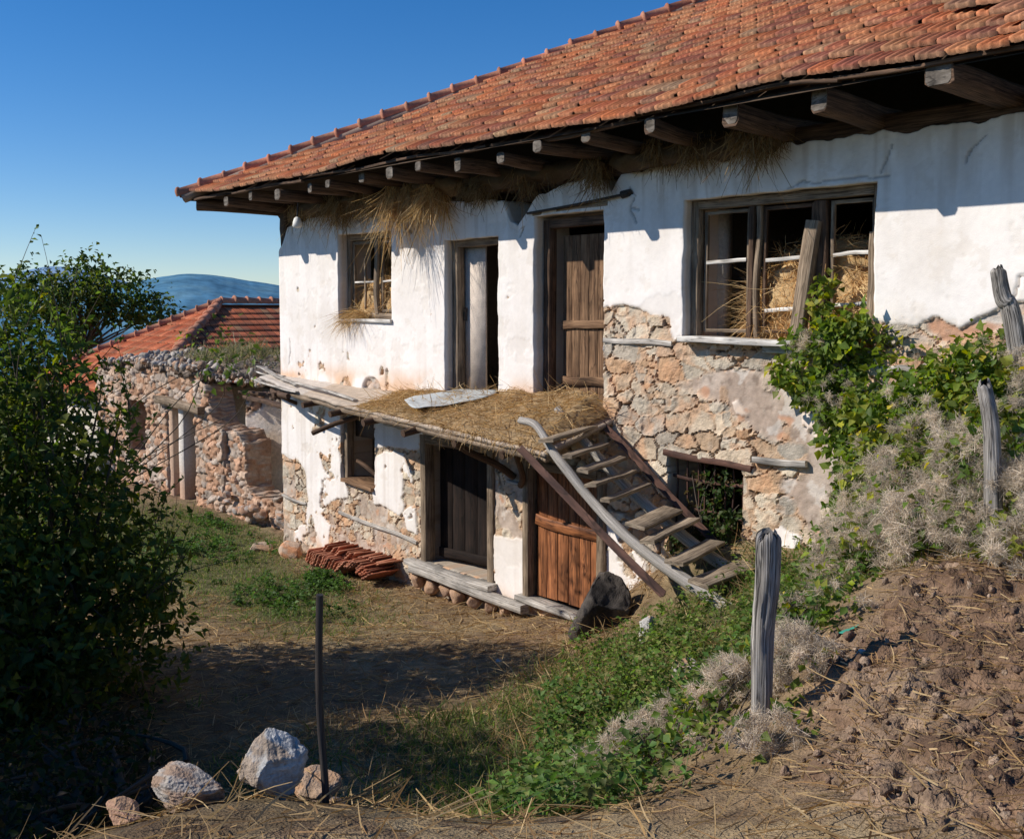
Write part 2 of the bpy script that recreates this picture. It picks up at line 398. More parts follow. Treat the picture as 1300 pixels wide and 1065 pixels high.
# far land: one sheet to the horizon, valley and hills beyond
CX, CY = 14.625, -7.997
rr = np.concatenate([[0, 6], np.geomspace(12, 14000, 90)]); aa = np.radians(np.arange(0, 361, 1.5))
R, A = np.meshgrid(rr, aa, indexing='ij')
fx = 3 + R * np.cos(A); fy = -2 + R * np.sin(A)
fz = -.6 - 2.0 * sstep(14, 45, R) - 110 * sstep(60, 900, R) + 12 * (fbm(fx, fy, .004, 4, 3) - .5) * sstep(100, 500, R)
fc = mix((.10, .10, .04), (.05, .085, .04), sstep(20, 200, R)); fc = mix(fc, (.06, .14, .21), sstep(300, 2500, R))  # distance haze mixed into the colour, bluer with radius
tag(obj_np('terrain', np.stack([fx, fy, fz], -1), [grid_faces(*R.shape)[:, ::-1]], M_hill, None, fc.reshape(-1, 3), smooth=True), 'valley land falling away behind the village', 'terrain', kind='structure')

def hill(name, label, dist, depth, prof, colr, seed):
    # prof: (bearing in degrees, height above eye level as a slope)
    b = np.radians(np.arange(prof[0][0], prof[-1][0] + .01, .07)); q = np.linspace(-1, 1, 60)
    e = np.interp(np.degrees(b), [p[0] for p in prof], [p[1] for p in prof]); k_ = np.hanning(41); k_ /= k_.sum(); e = np.convolve(np.pad(e, 20, 'edge'), k_, 'valid') + .0016 * (fbm(b * 40, b * 0, 1, 4, seed + 6) - .5)
    Q, B = np.meshgrid(q, b, indexing='ij'); E = np.repeat(e[None], len(q), 0)
    r = dist + Q * depth
    top = E * dist + 3.77
    z = -112 + (top + 112) * np.clip(np.cos(Q * PI / 2), 0, 1) ** .8
    x = CX + r * np.cos(B); y = CY + r * np.sin(B)
    amp = dist * .012
    z = z + amp * (fbm(x, y, 6 / dist, 5, seed) - .5) * np.clip(np.cos(Q * PI / 2), 0, 1)
    cc = np.asarray(colr) * (.55 + .6 * fbm(x, y, 26 / dist, 5, seed + 1, .65) + .5 * (fbm(x, y, 160 / dist, 3, seed + 2) - .4))[..., None]; cc = mix(cc, np.asarray(colr) * [1.5, 1.15, .95], .5 * sstep(.58, .68, fbm(x, y, 40 / dist, 4, seed + 3)))
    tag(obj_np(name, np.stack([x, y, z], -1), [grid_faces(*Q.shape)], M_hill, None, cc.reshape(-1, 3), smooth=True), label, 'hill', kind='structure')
# bearing of photo column px: 138.58 - atan((px-650)/1300)
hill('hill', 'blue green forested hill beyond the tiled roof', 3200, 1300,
     [(120, .02), (145, .015), (151, .019), (152.5, .024), (155, .0325), (156.5, .033), (158, .0285), (160, .018), (163, .012), (170, .012), (185, .02)], (.10, .24, .36), 5)  # bluish base colour stands in for aerial haze
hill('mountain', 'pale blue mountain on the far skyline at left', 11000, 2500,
     [(150, .01), (158, .018), (160.5, .030), (162.3, .0365), (163.3, .034), (165, .027), (170, .03), (185, .02)], (.22, .36, .55), 9)  # pale blue carries the haze of distance in the colour

# ------------------------------------------------------------------ the farmhouse: front wall
HW, HD, WT = 15.5, 11.2, .55          # length, depth, wall thickness
OPEN = {'ulw': (1.77, 3.10, 3.60, 4.83), 'ud1': (4.28, 5.33, 2.60, 4.63), 'ud2': (5.95, 7.05, 2.60, 4.82), 'rw': (8.12, 10.17, 3.44, 4.83),
        'llw': (1.77, 2.66, 1.25, 2.25), 'ld1': (3.74, 5.23, .42, 2.12), 'ld2': (5.83, 7.11, .30, 2.02), 'gr': (7.95, 8.86, 1.30, 2.29)}
def axis(lo, hi, st, marks):
    m = sorted(set([lo, hi] + [v for v in marks if lo < v < hi])); out = []
    for a, b in zip(m[:-1], m[1:]):
        k = max(1, int(round((b - a) / st))); out += list(np.linspace(a, b, k, endpoint=False))
    return np.array(out + [hi])
wx = axis(0, 12.6, .0165, [v for o in OPEN.values() for v in o[:2]]); wz = axis(-.25, 5.36, .0165, [v for o in OPEN.values() for v in o[2:]])
X, Z = np.meshgrid(wx, wz, indexing='ij')

def sdf(px, pz, poly):
    d = np.full(px.shape, 1e9); ins = np.zeros(px.shape, bool); p = np.asarray(poly, float)
    for a, b in zip(p, np.roll(p, -1, 0)):
        e = b - a; wxx = px - a[0]; wzz = pz - a[1]
        t = np.clip((wxx * e[0] + wzz * e[1]) / (e @ e), 0, 1)
        d = np.minimum(d, (wxx - e[0] * t) ** 2 + (wzz - e[1] * t) ** 2)
        cnd = (a[1] <= pz) != (b[1] <= pz)
        with np.errstate(divide='ignore', invalid='ignore'):
            ins ^= cnd & (px < a[0] + (pz - a[1]) * e[0] / e[1])
    d = np.sqrt(d); return np.where(ins, -d, d)
def pline(px, pz, pts):
    d = np.full(px.shape, 1e9); p = np.asarray(pts, float)
    for a, b in zip(p[:-1], p[1:]):
        e = b - a; t = np.clip(((px - a[0]) * e[0] + (pz - a[1]) * e[1]) / (e @ e), 0, 1)
        d = np.minimum(d, (px - a[0] - e[0] * t) ** 2 + (pz - a[1] - e[1] * t) ** 2)
    return np.sqrt(d)

def masonry(X, Z, cw, rh, seed, warp=.05):
    """irregular rubble: returns edge distance (m), cell random (5), local position in the cell"""
    wx_ = .085 * (fbm(X, Z, 3.0, 2, seed) - .5) + .05 * (fbm(X, Z, 11, 3, seed + 2, .6) - .5)
    wz_ = .085 * (fbm(X, Z, 2.6, 2, seed + 5) - .5) + .045 * (fbm(X, Z, 11, 3, seed + 7, .6) - .5)
    x = X + wx_ * cw / .2; z = Z + wz_ * rh / .13
    j0 = np.floor(z / rh).astype(np.int64)
    def hsh(a, b, k):
        n = (a * 73856093 ^ b * 19349663 ^ (seed * 83492791 + k * 2654435)) & 0x7fffffff
        n = ((n ^ (n >> 13)) * 1274126177) & 0x7fffffff
        return ((n ^ (n >> 15)) & 0xffff) / 65535.
    f1 = np.full(X.shape, 9.); f2 = np.full(X.shape, 9.); ci = np.zeros(X.shape, np.int64); cj = np.zeros(X.shape, np.int64); lx = np.zeros(X.shape); lz = np.zeros(X.shape)
    for dj in (-2, -1, 0, 1, 2):
        j = j0 + dj; off = hsh(j, j * 0 + 7, 1); w = cw * (.7 + .7 * hsh(j, j * 0 + 3, 2))
        i0 = np.floor(x / w - off).astype(np.int64)
        for di in (-2, -1, 0, 1, 2):
            i = i0 + di
            sx = (i + off + .5 + .9 * (hsh(i, j, 3) - .5)) * w; sz = (j + .5 + .62 * (hsh(i, j, 4) - .5)) * rh
            th = .5 * (hsh(i, j, 8) - .5); ct = np.cos(th); sn = np.sin(th)
            ddx = x - sx; ddz = z - sz; asp = .75 + .5 * hsh(i, j, 9)
            dx = (ddx * ct + ddz * sn) / cw * asp; dz = (-ddx * sn + ddz * ct) / rh
            d = (np.abs(dx) ** 2.4 + np.abs(dz) ** 2.4) ** (1 / 2.4) - .38 * (hsh(i, j, 5) - .5)
            nb = d < f1
            f2 = np.where(nb, f1, np.minimum(f2, d))
            ci = np.where(nb, i, ci); cj = np.where(nb, j, cj); lx = np.where(nb, dx, lx); lz = np.where(nb, dz, lz)
            f1 = np.where(nb, d, f1)
    rnd = [hsh(ci, cj, 10 + k) for k in range(5)]
    return f2 - f1 - .09 * (fbm(X, Z, 5, 3, seed + 11) - .45) - .10 * np.maximum(0, f1 - .45), rnd, lx, lz

def stone_colours(rnd, X, Z, seed):
    pal = np.array([(.58, .54, .49), (.64, .59, .53), (.45, .43, .41), (.67, .58, .49), (.59, .45, .34), (.57, .40, .28), (.70, .64, .56), (.60, .52, .44), (.52, .48, .44)])
    c = pal[np.clip((rnd[0] * len(pal)).astype(int), 0, len(pal) - 1)]
    c = c * (.82 + .36 * rnd[1])[..., None]
    v = fbm(X + rnd[2] * 9, Z + rnd[3] * 9, 7, 4, seed); c = c * (.66 + .62 * v)[..., None]
    c = mix(c, (.43, .42, .41), sstep(.55, .75, fbm(X + rnd[4] * 5, Z, 9, 4, seed + 8)) * .25)
    return mix(c, (.62, .37, .235), sstep(.46, .70, fbm(X + rnd[3] * .6, Z, 5, 4, seed + 3)) * .6)

e1, r1, lx1, lz1 = masonry(X, Z, .29, .17, 3)
eb, rb, lxb, lzb = masonry(X, Z, .13, .075, 13)          # pockets of small packing stones
pk = fbm(X, Z, 2.6, 3, 29) > .62; e1 = np.where(pk, eb, e1); r1 = [np.where(pk, b_, a_) for a_, b_ in zip(r1, rb)]; lx1 = np.where(pk, lxb, lx1); lz1 = np.where(pk, lzb, lz1)
e2, r2, lx2, lz2 = masonry(X, Z, .17, .115, 8)          # smaller stones low on the left
left = (X < 5.6) & (Z < 2.6)
edge = np.where(left, e2, e1); rnd = [np.where(left, a, b) for a, b in zip(r2, r1)]
lx = np.where(left, lx2, lx1); lz = np.where(left, lz2, lz1)
# big pale quoins on the left corner
qn = (X < .36 + .06 * np.sin(np.floor(Z / .27) * 2.1)) & (Z < 2.7)
qz = Z / .27; qz = qz + .3 * (fbm(X, Z, 5, 3, 33) - .5); qe = np.minimum(.5 - np.abs(qz - np.floor(qz) - .5), (.36 - X) * 3 + .3) * .9
edge = np.where(qn, np.clip(qe * 1.2, 0, 1), edge); qh = (np.floor(qz) * 37 % 11) / 11.
rnd = [np.where(qn, v, r) for v, r in zip((qh * .16, .4 + .4 * qh, .5 + .1 * qh, .5 - .1 * qh, qh), rnd)]
facet = np.clip(fbm(X + rnd[4] * 7, Z + rnd[3] * 5, 6, 5, 14, .62) - .5, -.3, .3)
facet = facet + .35 * (np.abs(fbm(X * 1.5 + rnd[2] * 9, Z * 2 + rnd[1] * 9, 9, 3, 15, .6) - .5) - .1)
stone_h = sstep(.005, .05, edge) * (.62 + .38 * rnd[1]) + .75 * sstep(.01, .1, edge) * ((rnd[2] - .5) * lx + (rnd[3] - .5) * lz)
stone_h = stone_h + 1.0 * facet * sstep(.0, .05, edge)
mort = 1 - sstep(.012, .055, edge)
smear = sstep(.52, .66, fbm(X, Z, 3.7, 4, 37)); mfill = .25 + .75 * smear          # mortar flush in places, washed out in others
cs = stone_colours(rnd, X, Z, 4)
cm = mix((.58, .41, .29), (.47, .30, .19), fbm(X, Z, 4, 3, 9)); cm = mix(cm, (.12, .08, .06), sstep(.42, .6, fbm(X, Z, 5, 3, 19)) * sstep(.4, .9, mort) * .9)  # dark blotches in the joints paint shadow gaps where mortar is missing
cm = mix(cm, (.56, .42, .32), smear * .6); cm = cm * (.75 + .5 * fbm(X, Z, 22, 3, 39))[..., None]
cs = mix(cs, cm, np.maximum(mort, sstep(.16, .04, edge) * smear * .8))
ys = .030 - .046 * stone_h * (1 - .45 * smear) - .030 * mort * (mfill - .35) + .012 * mort * (fbm(X, Z, 14, 3, 61) - .5)
ys = ys + .05 * sstep(1.2, 0, Z) * 0

UP = [(-.3, 2.4), (7.0, 2.4), (7.04, 3.76), (7.34, 3.80), (7.65, 3.72), (7.93, 3.68), (8.02, 3.46), (8.2, 3.52), (10.0, 3.5), (10.17, 3.66), (10.39, 3.63), (10.55, 3.62), (10.7, 3.70), (10.9, 3.62), (11.1, 3.74), (11.35, 3.82), (12.8, 3.9), (12.8, 5.6), (-.3, 5.6)]
PLA = [UP,
 [(.06, 2.8), (1.78, 2.8), (1.83, 1.93), (1.7, 1.74), (1.76, 1.49), (1.89, 1.25), (1.95, 1.04), (1.54, .91), (1.15, .67), (1.46, .53), (1.42, .26), (1.17, .05), (.36, -.1), (.36, .28), (.75, .49), (.79, .85), (.73, 1.26), (.47, 1.42), (-.02, 1.45)],
 [(2.66, 1.69), (2.9, 1.81), (3.36, 1.82), (3.53, 1.63), (3.58, 1.47), (3.41, 1.14), (3.27, .94), (3.06, .99), (2.64, 1.03), (2.62, 1.2)],
 [(3.35, 1.0), (3.63, 1.21), (3.66, .75), (3.41, .78)],
 [(2.9, 2.5), (3.8, 2.5), (3.8, 1.9), (3.36, 1.88), (2.9, 1.87), (2.66, 1.8), (2.66, 2.5)],
 [(5.2, 1.01), (5.8, 1.06), (5.83, .28), (5.24, .3)], [(7.1, 1.5), (7.33, 1.46), (7.62, 1.25), (7.7, .8), (7.1, .6)],
 [(9.51, 2.81), (9.66, 2.85), (9.76, 2.64), (9.59, 2.6), (9.51, 2.7)], [(9.9, 2.82), (10.08, 2.84), (10.25, 2.63), (9.9, 2.58), (9.86, 2.65)], [(8.71, 2.89), (8.79, 2.92), (8.94, 2.74), (8.77, 2.78)],
 [(9.0, 1.5), (9.3, 1.78), (9.5, 1.7), (9.45, 1.5)], [(9.85, 1.95), (10.1, 2.05), (10.3, 1.8), (10.0, 1.7)]]
nz = .055 * (fbm(X, Z, 3.5, 5, 71, .6) - .5) * 2
nz = nz + .022 * (fbm(X, Z, 15, 3, 73) - .5)
sp = np.full(X.shape, 9.)
for k, p in enumerate(PLA): sp = np.minimum(sp, sdf(X, Z, p) + nz * (1.0 if k else .8))
pl = sstep(.004, -.008, sp)
pl = pl * (1 - sstep(.655, .668, fbm(X, Z, 2.3, 5, 75, .6)) * (Z < 2.6)) * (1 - sstep(.735, .745, fbm(X, Z, 3.1, 5, 79, .6)) * (Z < 3.2))
# small holes knocked in the plaster
for hx, hz, hr in ((.62, 4.06, .045), (3.55, 4.78, .05), (1.1, 3.5, .015), (4.0, 3.7, .015), (5.5, 3.9, .02), (9.6, 2.66, .05), (9.52, 2.7, .03), (1.9, 3.9, .012)):
    pl = pl * sstep(hr * .7, hr, np.hypot(X - hx, Z - hz) + .4 * nz)
# rough beige daub
DAUB = [[(8.1, 3.0), (8.39, 3.15), (8.76, 3.2), (9.14, 3.22), (9.4, 3.14), (9.6, 3.05), (9.8, 3.0), (10.6, 3.2), (12.4, 3.0), (12.4, 1.0), (9.5, 1.2), (9.69, 1.62), (9.45, 1.96), (9.25, 2.17), (9.57, 2.3), (9.5, 2.5), (8.99, 2.62), (8.77, 2.70), (8.65, 2.84), (8.39, 2.9)],
        [(10.2, 3.75), (10.6, 3.5), (11.3, 3.6), (11.5, 3.9), (10.9, 3.72)]]
sd = np.full(X.shape, 9.)
for p in DAUB: sd = np.minimum(sd, sdf(X, Z, p) + 1.6 * nz)
daub = sstep(.03, -.05, sd) * (1 - sstep(.62, .70, fbm(X, Z, 4.5, 4, 91)) * .6)
sd2 = sdf(X, Z, [(5.2, 1.0), (5.85, 1.0), (5.85, 2.6), (5.2, 2.6)]) + 2 * nz
daub = np.maximum(daub, sstep(.02, -.05, sd2) * sstep(.42, .55, fbm(X, Z, 5, 3, 93)))
daub = np.maximum(daub, .8 * sstep(.56, .64, fbm(X, Z, 3.3, 3, 95)) * (X < 3.7) * (Z < 1.3))
# colours
fine = fbm(X, Z, 30, 3, 101)
cp = mix((.90, .845, .795), (.83, .77, .71), sstep(.45, .75, fbm(X, Z, 1.7, 4, 103)))
cp = cp * (.95 + .09 * fine)[..., None]
st = sstep(.46, .7, fbm(X * 2.2, Z * .3, 3, 4, 105)) * (.12 + .3 * sstep(4.2, 5.2, Z))           # rain streaks
cp = mix(cp, (.60, .51, .43), st)
st2 = sstep(.52, .74, fbm(X * 6, Z * .22, 1.6, 4, 104)) * (.55 * sstep(4.2, 5.0, Z) + .32 * sstep(3.5, 2.7, Z) * (Z > 2.5) + .3 * (Z < 2.6)); cp = mix(cp, (.56, .47, .39), st2)
flk = sstep(.585, .60, fbm(X, Z, 2.1, 5, 106, .62)); cp = mix(cp, (.70, .62, .53), flk * .22); cp = mix(cp, (.66, .57, .47), sstep(.66, .68, fbm(X, Z, 5.5, 5, 108, .6)) * .25)
org = np.maximum(sstep(3.05, 2.72, Z) * (Z > 2.4), sstep(.55, .05, Z)) * sstep(.3, .6, fbm(X, Z, 2.6, 4, 107))
org = np.maximum(org, .8 * sstep(3.9, 3.4, Z) * (X > 10) * sstep(.45, .65, fbm(X, Z, 3, 4, 111)))
cp = mix(cp, (.72, .47, .30), np.clip(org * .85, 0, 1))
cp = mix(cp, (.62, .52, .43), sstep(-.07, 0., sp) * .55 * (Z < 4.9) * (sp > -.08) * fbm(X, Z, 6, 3, 113))     # dirty rim of broken plaster
cp = mix(cp, (.50, .46, .42), ((Z < 2.6) & (Z > 1.84) & (X > 2.64) & (X < 3.8)) * .5 * fbm(X, Z, 5, 3, 3))  # greyed plaster paints in the shade below the balcony
pit = sstep(.66, .72, fbm(X, Z, 13, 3, 171)); cd = mix((.54, .44, .36), (.43, .33, .26), sstep(.35, .65, fbm(X, Z, 3.2, 4, 115))) * (.85 + .3 * fine)[..., None]
cd = mix(cd, (.22, .16, .12), pit * .5); cd = mix(cd, (.64, .57, .50), sstep(.62, .65, fbm(X, Z, 6, 4, 173)) * .8); cd = mix(cd, (.55, .28, .16), sstep(.66, .74, fbm(X, Z, 4.4, 3, 117)) * .8)
crk = np.full(X.shape, 9.)
for pts in ([(9.30, 4.84), (9.45, 4.88), (9.7, 4.875), (10.1, 4.88), (10.28, 4.86)], [(10.2, 4.9), (10.25, 5.02), (10.3, 5.2)], [(10.9, 4.9), (10.95, 5.05), (11.05, 5.2)],
            [(7.5, 4.65), (7.42, 4.8), (7.5, 4.93), (7.4, 5.1)], [(7.42, 4.8), (7.55, 4.78)], [(5.7, 4.6), (5.78, 4.75), (5.73, 4.9)],
            [(1.78, 1.93), (1.7, 1.74), (1.76, 1.5)], [(.3, 2.9), (.36, 3.1), (.33, 3.3)], [(11.3, 3.82), (11.35, 4.0), (11.6, 4.1)], [(3.46, 1.2), (3.52, 1.5), (3.4, 1.8)],
            [(6.9, 3.9), (7.05, 3.86)]):
    crk = np.minimum(crk, pline(X + .035 * (fbm(X, Z, 9, 3, 121) - .5), Z + .05 * (fbm(X, Z, 9, 3, 123) - .5), pts) / (.75 + .5 * fbm(X, Z, 6, 2, 125)))
ck = sstep(.012, .006, crk)
cp = mix(cp, (.30, .25, .21), ck * .65)
tar = sstep(.10, .0, np.abs(X - 5.33 - .05 * np.sin(Z * 9)) + .22 * (fbm(X * 3, Z * .6, 4, 3, 127) - .35)) * sstep(1.0, 1.3, Z) * (Z < 2.4)
C = mix(cs * [1.05, .97, .83], cd, daub); C = mix(C, cp, pl); C = mix(C, (.05, .042, .038), tar * .9)
yy = ys * (1 - daub) + (.012 + .02 * (fbm(X, Z, 12, 4, 131) - .5) + .14 * ys) * daub
yp = -.004 + .034 * (fbm(X, Z, 1.1, 3, 133) - .5) + .004 * (fbm(X, Z, 7, 3, 135) - .5) + .0035 * flk
yy = yy * (1 - pl) + (yp - .012) * pl + .02 * ck * pl
# recess of the little blocked arch above the balcony
ar = sstep(.02, -.03, np.hypot((X - 2.6) / 1.1, (Z - 2.62) / .9) - .22 + .3 * nz)
yy = yy + .06 * ar * 0; C = mix(C, cs * .8, ar * .9); yy = yy * (1 - ar) + ar * (ys + .02)
# ragged top edge, openings
ztop = np.interp(wx, [0, .14, .3, 1.2, 2.2, 3.5, 4.6, 5.4, 5.55, 5.68, 5.82, 6.0, 6.35, 7.0, 7.15, 7.3, 7.9, 8.9, 10, 11, 12.6], [4.66, 4.8, 5.05, 5.12, 5.12, 5.06, 5.08, 5.05, 4.78, 4.72, 4.86, 5.02, 5.12, 5.13, 4.98, 5.14, 5.22, 5.27, 5.22, 5.20, 5.2]) + .05 * (fbm(wx, wx * 0, 5, 4, 141) - .5) * 2
keep = np.ones((len(wx) - 1, len(wz) - 1), bool)
xm = (wx[1:] + wx[:-1]) / 2; zm = (wz[1:] + wz[:-1]) / 2
for o in OPEN.values(): keep &= ~((xm[:, None] > o[0]) & (xm[:, None] < o[1]) & (zm[None] > o[2]) & (zm[None] < o[3]))
# openings are not ruler straight
Xd = X.copy(); Zd = Z.copy()
for o in OPEN.values():
    cxn = (X > o[0] - .12) & (X < o[1] + .12) & (Z > o[2] - .12) & (Z < o[3] + .12)
    Xd += cxn * .035 * (fbm(X * .3, Z, 5, 4, 151) - .5); Zd += cxn * .03 * (fbm(X, Z * .3, 5, 4, 153) - .5)
zb_ = np.minimum(4.9, ztop - .12)[:, None]; Zd = np.where(Z > zb_, zb_ + (Zd - zb_) * (ztop[:, None] - zb_) / (5.36 - zb_), Zd)
yy = np.where(X < .02, np.maximum(yy, 0), yy)
Vw = np.stack([Xd, yy, Zd], -1).reshape(-1, 3)
Fw = grid_faces(len(wx), len(wz))[keep.ravel()]
# reveals: extrude every boundary edge of the kept faces backwards
e = np.concatenate([Fw[:, [0, 1]], Fw[:, [1, 2]], Fw[:, [2, 3]], Fw[:, [3, 0]]])
key = np.sort(e, 1); key = key[:, 0].astype(np.int64) * len(Vw) + key[:, 1]
u, idx, cnt = np.unique(key, return_index=True, return_counts=True); be = e[idx[cnt == 1]]
bv = np.unique(be); remap = np.full(len(Vw), -1); k0 = len(Vw); steps = (.06, .14, .3, WT)
Vn, Cn, Fr = [], [], []
prev = np.arange(len(Vw)); Cf = C.reshape(-1, 3)
for s, dep_ in enumerate(steps):
    P = Vw[bv].copy(); P[:, 1] = dep_; P[:, 0] += .012 * (fbm(P[:, 2], P[:, 1], 8, 3, 161 + s) - .5)
    cur = np.full(len(Vw) if s == 0 else 0, -1) if False else None
    m = np.full(k0, -1); m[bv] = k0 + s * len(bv) + np.arange(len(bv))
    a = prev[be[:, 0]]; b = prev[be[:, 1]]
    Fr.append(np.stack([b, a, m[be[:, 0]], m[be[:, 1]]], -1)); prev = m
    cc = mix((.62, .53, .43), (.50, .40, .31), fbm(P[:, 2] * 2, P[:, 0] + s, 3, 3, 165)); cc = mix(cc, Cf[bv], .35)
    cc[P[:, 2] < 2.5] = cc[P[:, 2] < 2.5] * .8
    Vn.append(P); Cn.append(cc)
house = thing('farmhouse', 'abandoned two storey farmhouse of whitewashed stone under a tiled roof', 'house', (0, 0, 0))
pa = np.maximum(pl, .6 * daub).ravel(); al = 1 - .82 * pa
fw = obj_np('wall', np.concatenate([Vw] + Vn), [Fw] + Fr, M_wall, house, np.concatenate([np.concatenate([Cf, al[:, None]], 1)] + [np.concatenate([q_, q_[:, :1] * 0 + .3], 1) for q_ in Cn]), smooth=True)
sm = np.ones(len(fw.data.polygons), bool); sm[:len(Fw)] = pa[Fw].mean(1) > .45; fw.data.polygons.foreach_set('use_smooth', sm)

def plain_wall(name, p0, p1, col, parent, mat=None):
    V, F = box(p0, p1); mb = MB(); mb.add(V, F, col); return mb.build(name, mat or M_wall, parent)
plain_wall('side_wall', (-.004, WT, -.3), (WT, HD, 5.3), (.6, .56, .5), house)
plain_wall('side_wall', (HW - WT, WT, -.3), (HW, HD, 5.3), (.6, .56, .5), house)
plain_wall('back_wall', (0, HD - WT, -.3), (HW, HD + .003, 5.28), (.6, .56, .5), house)
plain_wall('wall', (12.6, 0.004, -.3), (HW, WT - .003, 5.25), (.7, .66, .6), house)
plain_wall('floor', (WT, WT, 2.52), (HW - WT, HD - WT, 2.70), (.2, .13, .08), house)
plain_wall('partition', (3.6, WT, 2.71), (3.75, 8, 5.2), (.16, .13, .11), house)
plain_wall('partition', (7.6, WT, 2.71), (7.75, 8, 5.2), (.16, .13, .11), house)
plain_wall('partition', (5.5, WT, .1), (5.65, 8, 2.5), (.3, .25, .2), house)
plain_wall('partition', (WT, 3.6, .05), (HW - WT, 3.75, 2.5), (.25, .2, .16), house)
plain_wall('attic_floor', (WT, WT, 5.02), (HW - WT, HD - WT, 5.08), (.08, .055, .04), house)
beam('corner_post', (.10, .16, 4.5), (.10, .15, 5.36), .19, .24, W_beam, house, (0, 1, 0), 5, wob=.01, rough=.14)
beam('corner_post', (.09, .42, 4.5), (.09, .42, 5.36), .17, .3, W_beam, house, (0, 1, 0), 6, wob=.01)
beam('wall_plate', (.2, .14, 5.24), (HW, .14, 5.26), .2, .22, W_beam, house, seed=3, wob=.02, n=40)
beam('wall_plate', (.1, .42, 5.16), (HW, .42, 5.2), .24, .3, W_beam, house, seed=4, wob=.01, n=40)

# ------------------------------------------------------------------ roof
E0, OV, PIT = 5.52, 1.05, .50
SL = math.hypot(1, PIT); RUN = 6.75
def sag(x, y): return -.05 * sstep(5, 12, x) - .03 * np.sin(np.asarray(x) * 1.1 + y * .4) - .02 * np.sin(np.asarray(x) * 2.3 - y)
TPX = np.array([0, .004, .030, .035, .060, .074, .079, .096, .101, .128, .146, .151, .168, .173, .214])
TPH = np.array([-.006, .020, .020, .004, .000, .002, .015, .015, .002, .000, .002, .013, .013, .002, -.006])
PAL = np.array([(.52, .175, .085), (.56, .215, .11), (.46, .15, .08), (.58, .26, .14), (.40, .14, .09), (.33, .125, .095), (.55, .26, .14), (.52, .19, .09), (.56, .20, .09)])
def tile_field(fn, x0fn, xmax, rows, expo=.335, tw=.216, L=.40, rng=None, jit=1., keepfn=None, lift=0., pal=PAL, stop=None, top=None):
    """interlocking clay tiles laid in rows. fn(u along eave, run, height) -> world point"""
    rng = rng or np.random.default_rng(3); mb = MB(); m = len(TPX)
    for r in range(rows):
        s0 = r * expo
        x = x0fn(s0 / SL) - .3 + (0 if r % 2 == 0 else .0)
        x = math.floor(x / tw) * tw
        rowj = rng.normal() * .005 * jit
        while x < xmax:
            tl = x; x += tw
            if tl + tw * .8 < x0fn((s0 + L * .5) / SL) and x0fn(0) > -90: continue
            if keepfn is not None and not keepfn(tl + tw / 2, (s0 + L / 2) / SL): continue
            du = rng.normal() * .006 * jit; ds = rng.normal() * .007 * jit + rowj; rot = rng.normal() * .009 * jit; up = abs(rng.normal()) * .006 * jit + lift
            if rng.random() < .03 * jit: ds -= .04 * rng.random(); rot *= 2.5
            c = pal[rng.integers(len(pal))] * (.70 + .40 * rng.random()) * [1.0, .84, .66]
            if rng.random() < .10: c = c * .62 + .02
            if rng.random() < .05: c = mix(c, (.46, .31, .17), .6)
            vs = np.array([0., 0., .012, .2, L]); hs = np.array([-.034, 0., .004, -.016, -.048]) + .050
            u = tl + TPX[None] * tw / .216 + du + rot * (vs[:, None] - L / 2) * -1
            lip = .006 * (rng.random((1, m)) - .5) * np.array([1, 1, 1, 0, 0])[:, None]
            ss = s0 + vs[:, None] + ds + rot * (TPX[None] - .1) + lip
            hh = hs[:, None] + TPH[None] * np.array([.28, .28, .5, .85, .85])[:, None] + up
            run = ss / SL
            uu = np.maximum(u, x0fn(run) - .02) if x0fn(0) > -90 else u
            V = fn(uu, run, hh)
            C = np.repeat(np.repeat(np.asarray(c, float)[None, None], 5, 0), m, 1) * (.86 + .28 * rng.random((5, m, 1)))
            moss = rng.random() * .7
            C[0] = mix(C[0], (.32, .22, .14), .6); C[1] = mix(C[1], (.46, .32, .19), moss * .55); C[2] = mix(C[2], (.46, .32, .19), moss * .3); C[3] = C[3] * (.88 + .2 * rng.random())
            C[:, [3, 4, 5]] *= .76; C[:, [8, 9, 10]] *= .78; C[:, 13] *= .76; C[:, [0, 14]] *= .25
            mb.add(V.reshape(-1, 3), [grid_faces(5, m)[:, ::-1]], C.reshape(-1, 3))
    return mb
def roofpt(u, run, h):
    y = run - OV; z = E0 + PIT * run
    return np.stack([u + 0 * run, y - h * PIT / SL + 0 * u, z + h / SL + sag(u, y)], -1)
rows = int(RUN * SL / .335)
# the strip of newer, smoother tiles at the far right lies over the old ones
def patch(u, run): 
    y = run - OV
    return (y > .45 - (u - 10.44) * .947)
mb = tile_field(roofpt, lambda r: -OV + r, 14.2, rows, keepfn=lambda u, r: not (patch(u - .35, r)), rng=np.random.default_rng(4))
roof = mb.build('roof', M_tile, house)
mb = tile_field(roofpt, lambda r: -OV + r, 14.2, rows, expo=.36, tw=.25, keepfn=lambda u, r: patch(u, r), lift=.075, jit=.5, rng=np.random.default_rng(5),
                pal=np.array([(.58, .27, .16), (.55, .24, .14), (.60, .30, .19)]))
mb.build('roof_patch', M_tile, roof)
def hippt(u, run, h):     # left hip end, same tiles turned a quarter
    x = run - OV; z = E0 + PIT * run
    return np.stack([x - h * PIT / SL + 0 * u, u + 0 * run, z + h / SL], -1)
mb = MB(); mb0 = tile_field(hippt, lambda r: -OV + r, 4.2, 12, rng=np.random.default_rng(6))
mb0.build('hip_end', M_tile, roof)
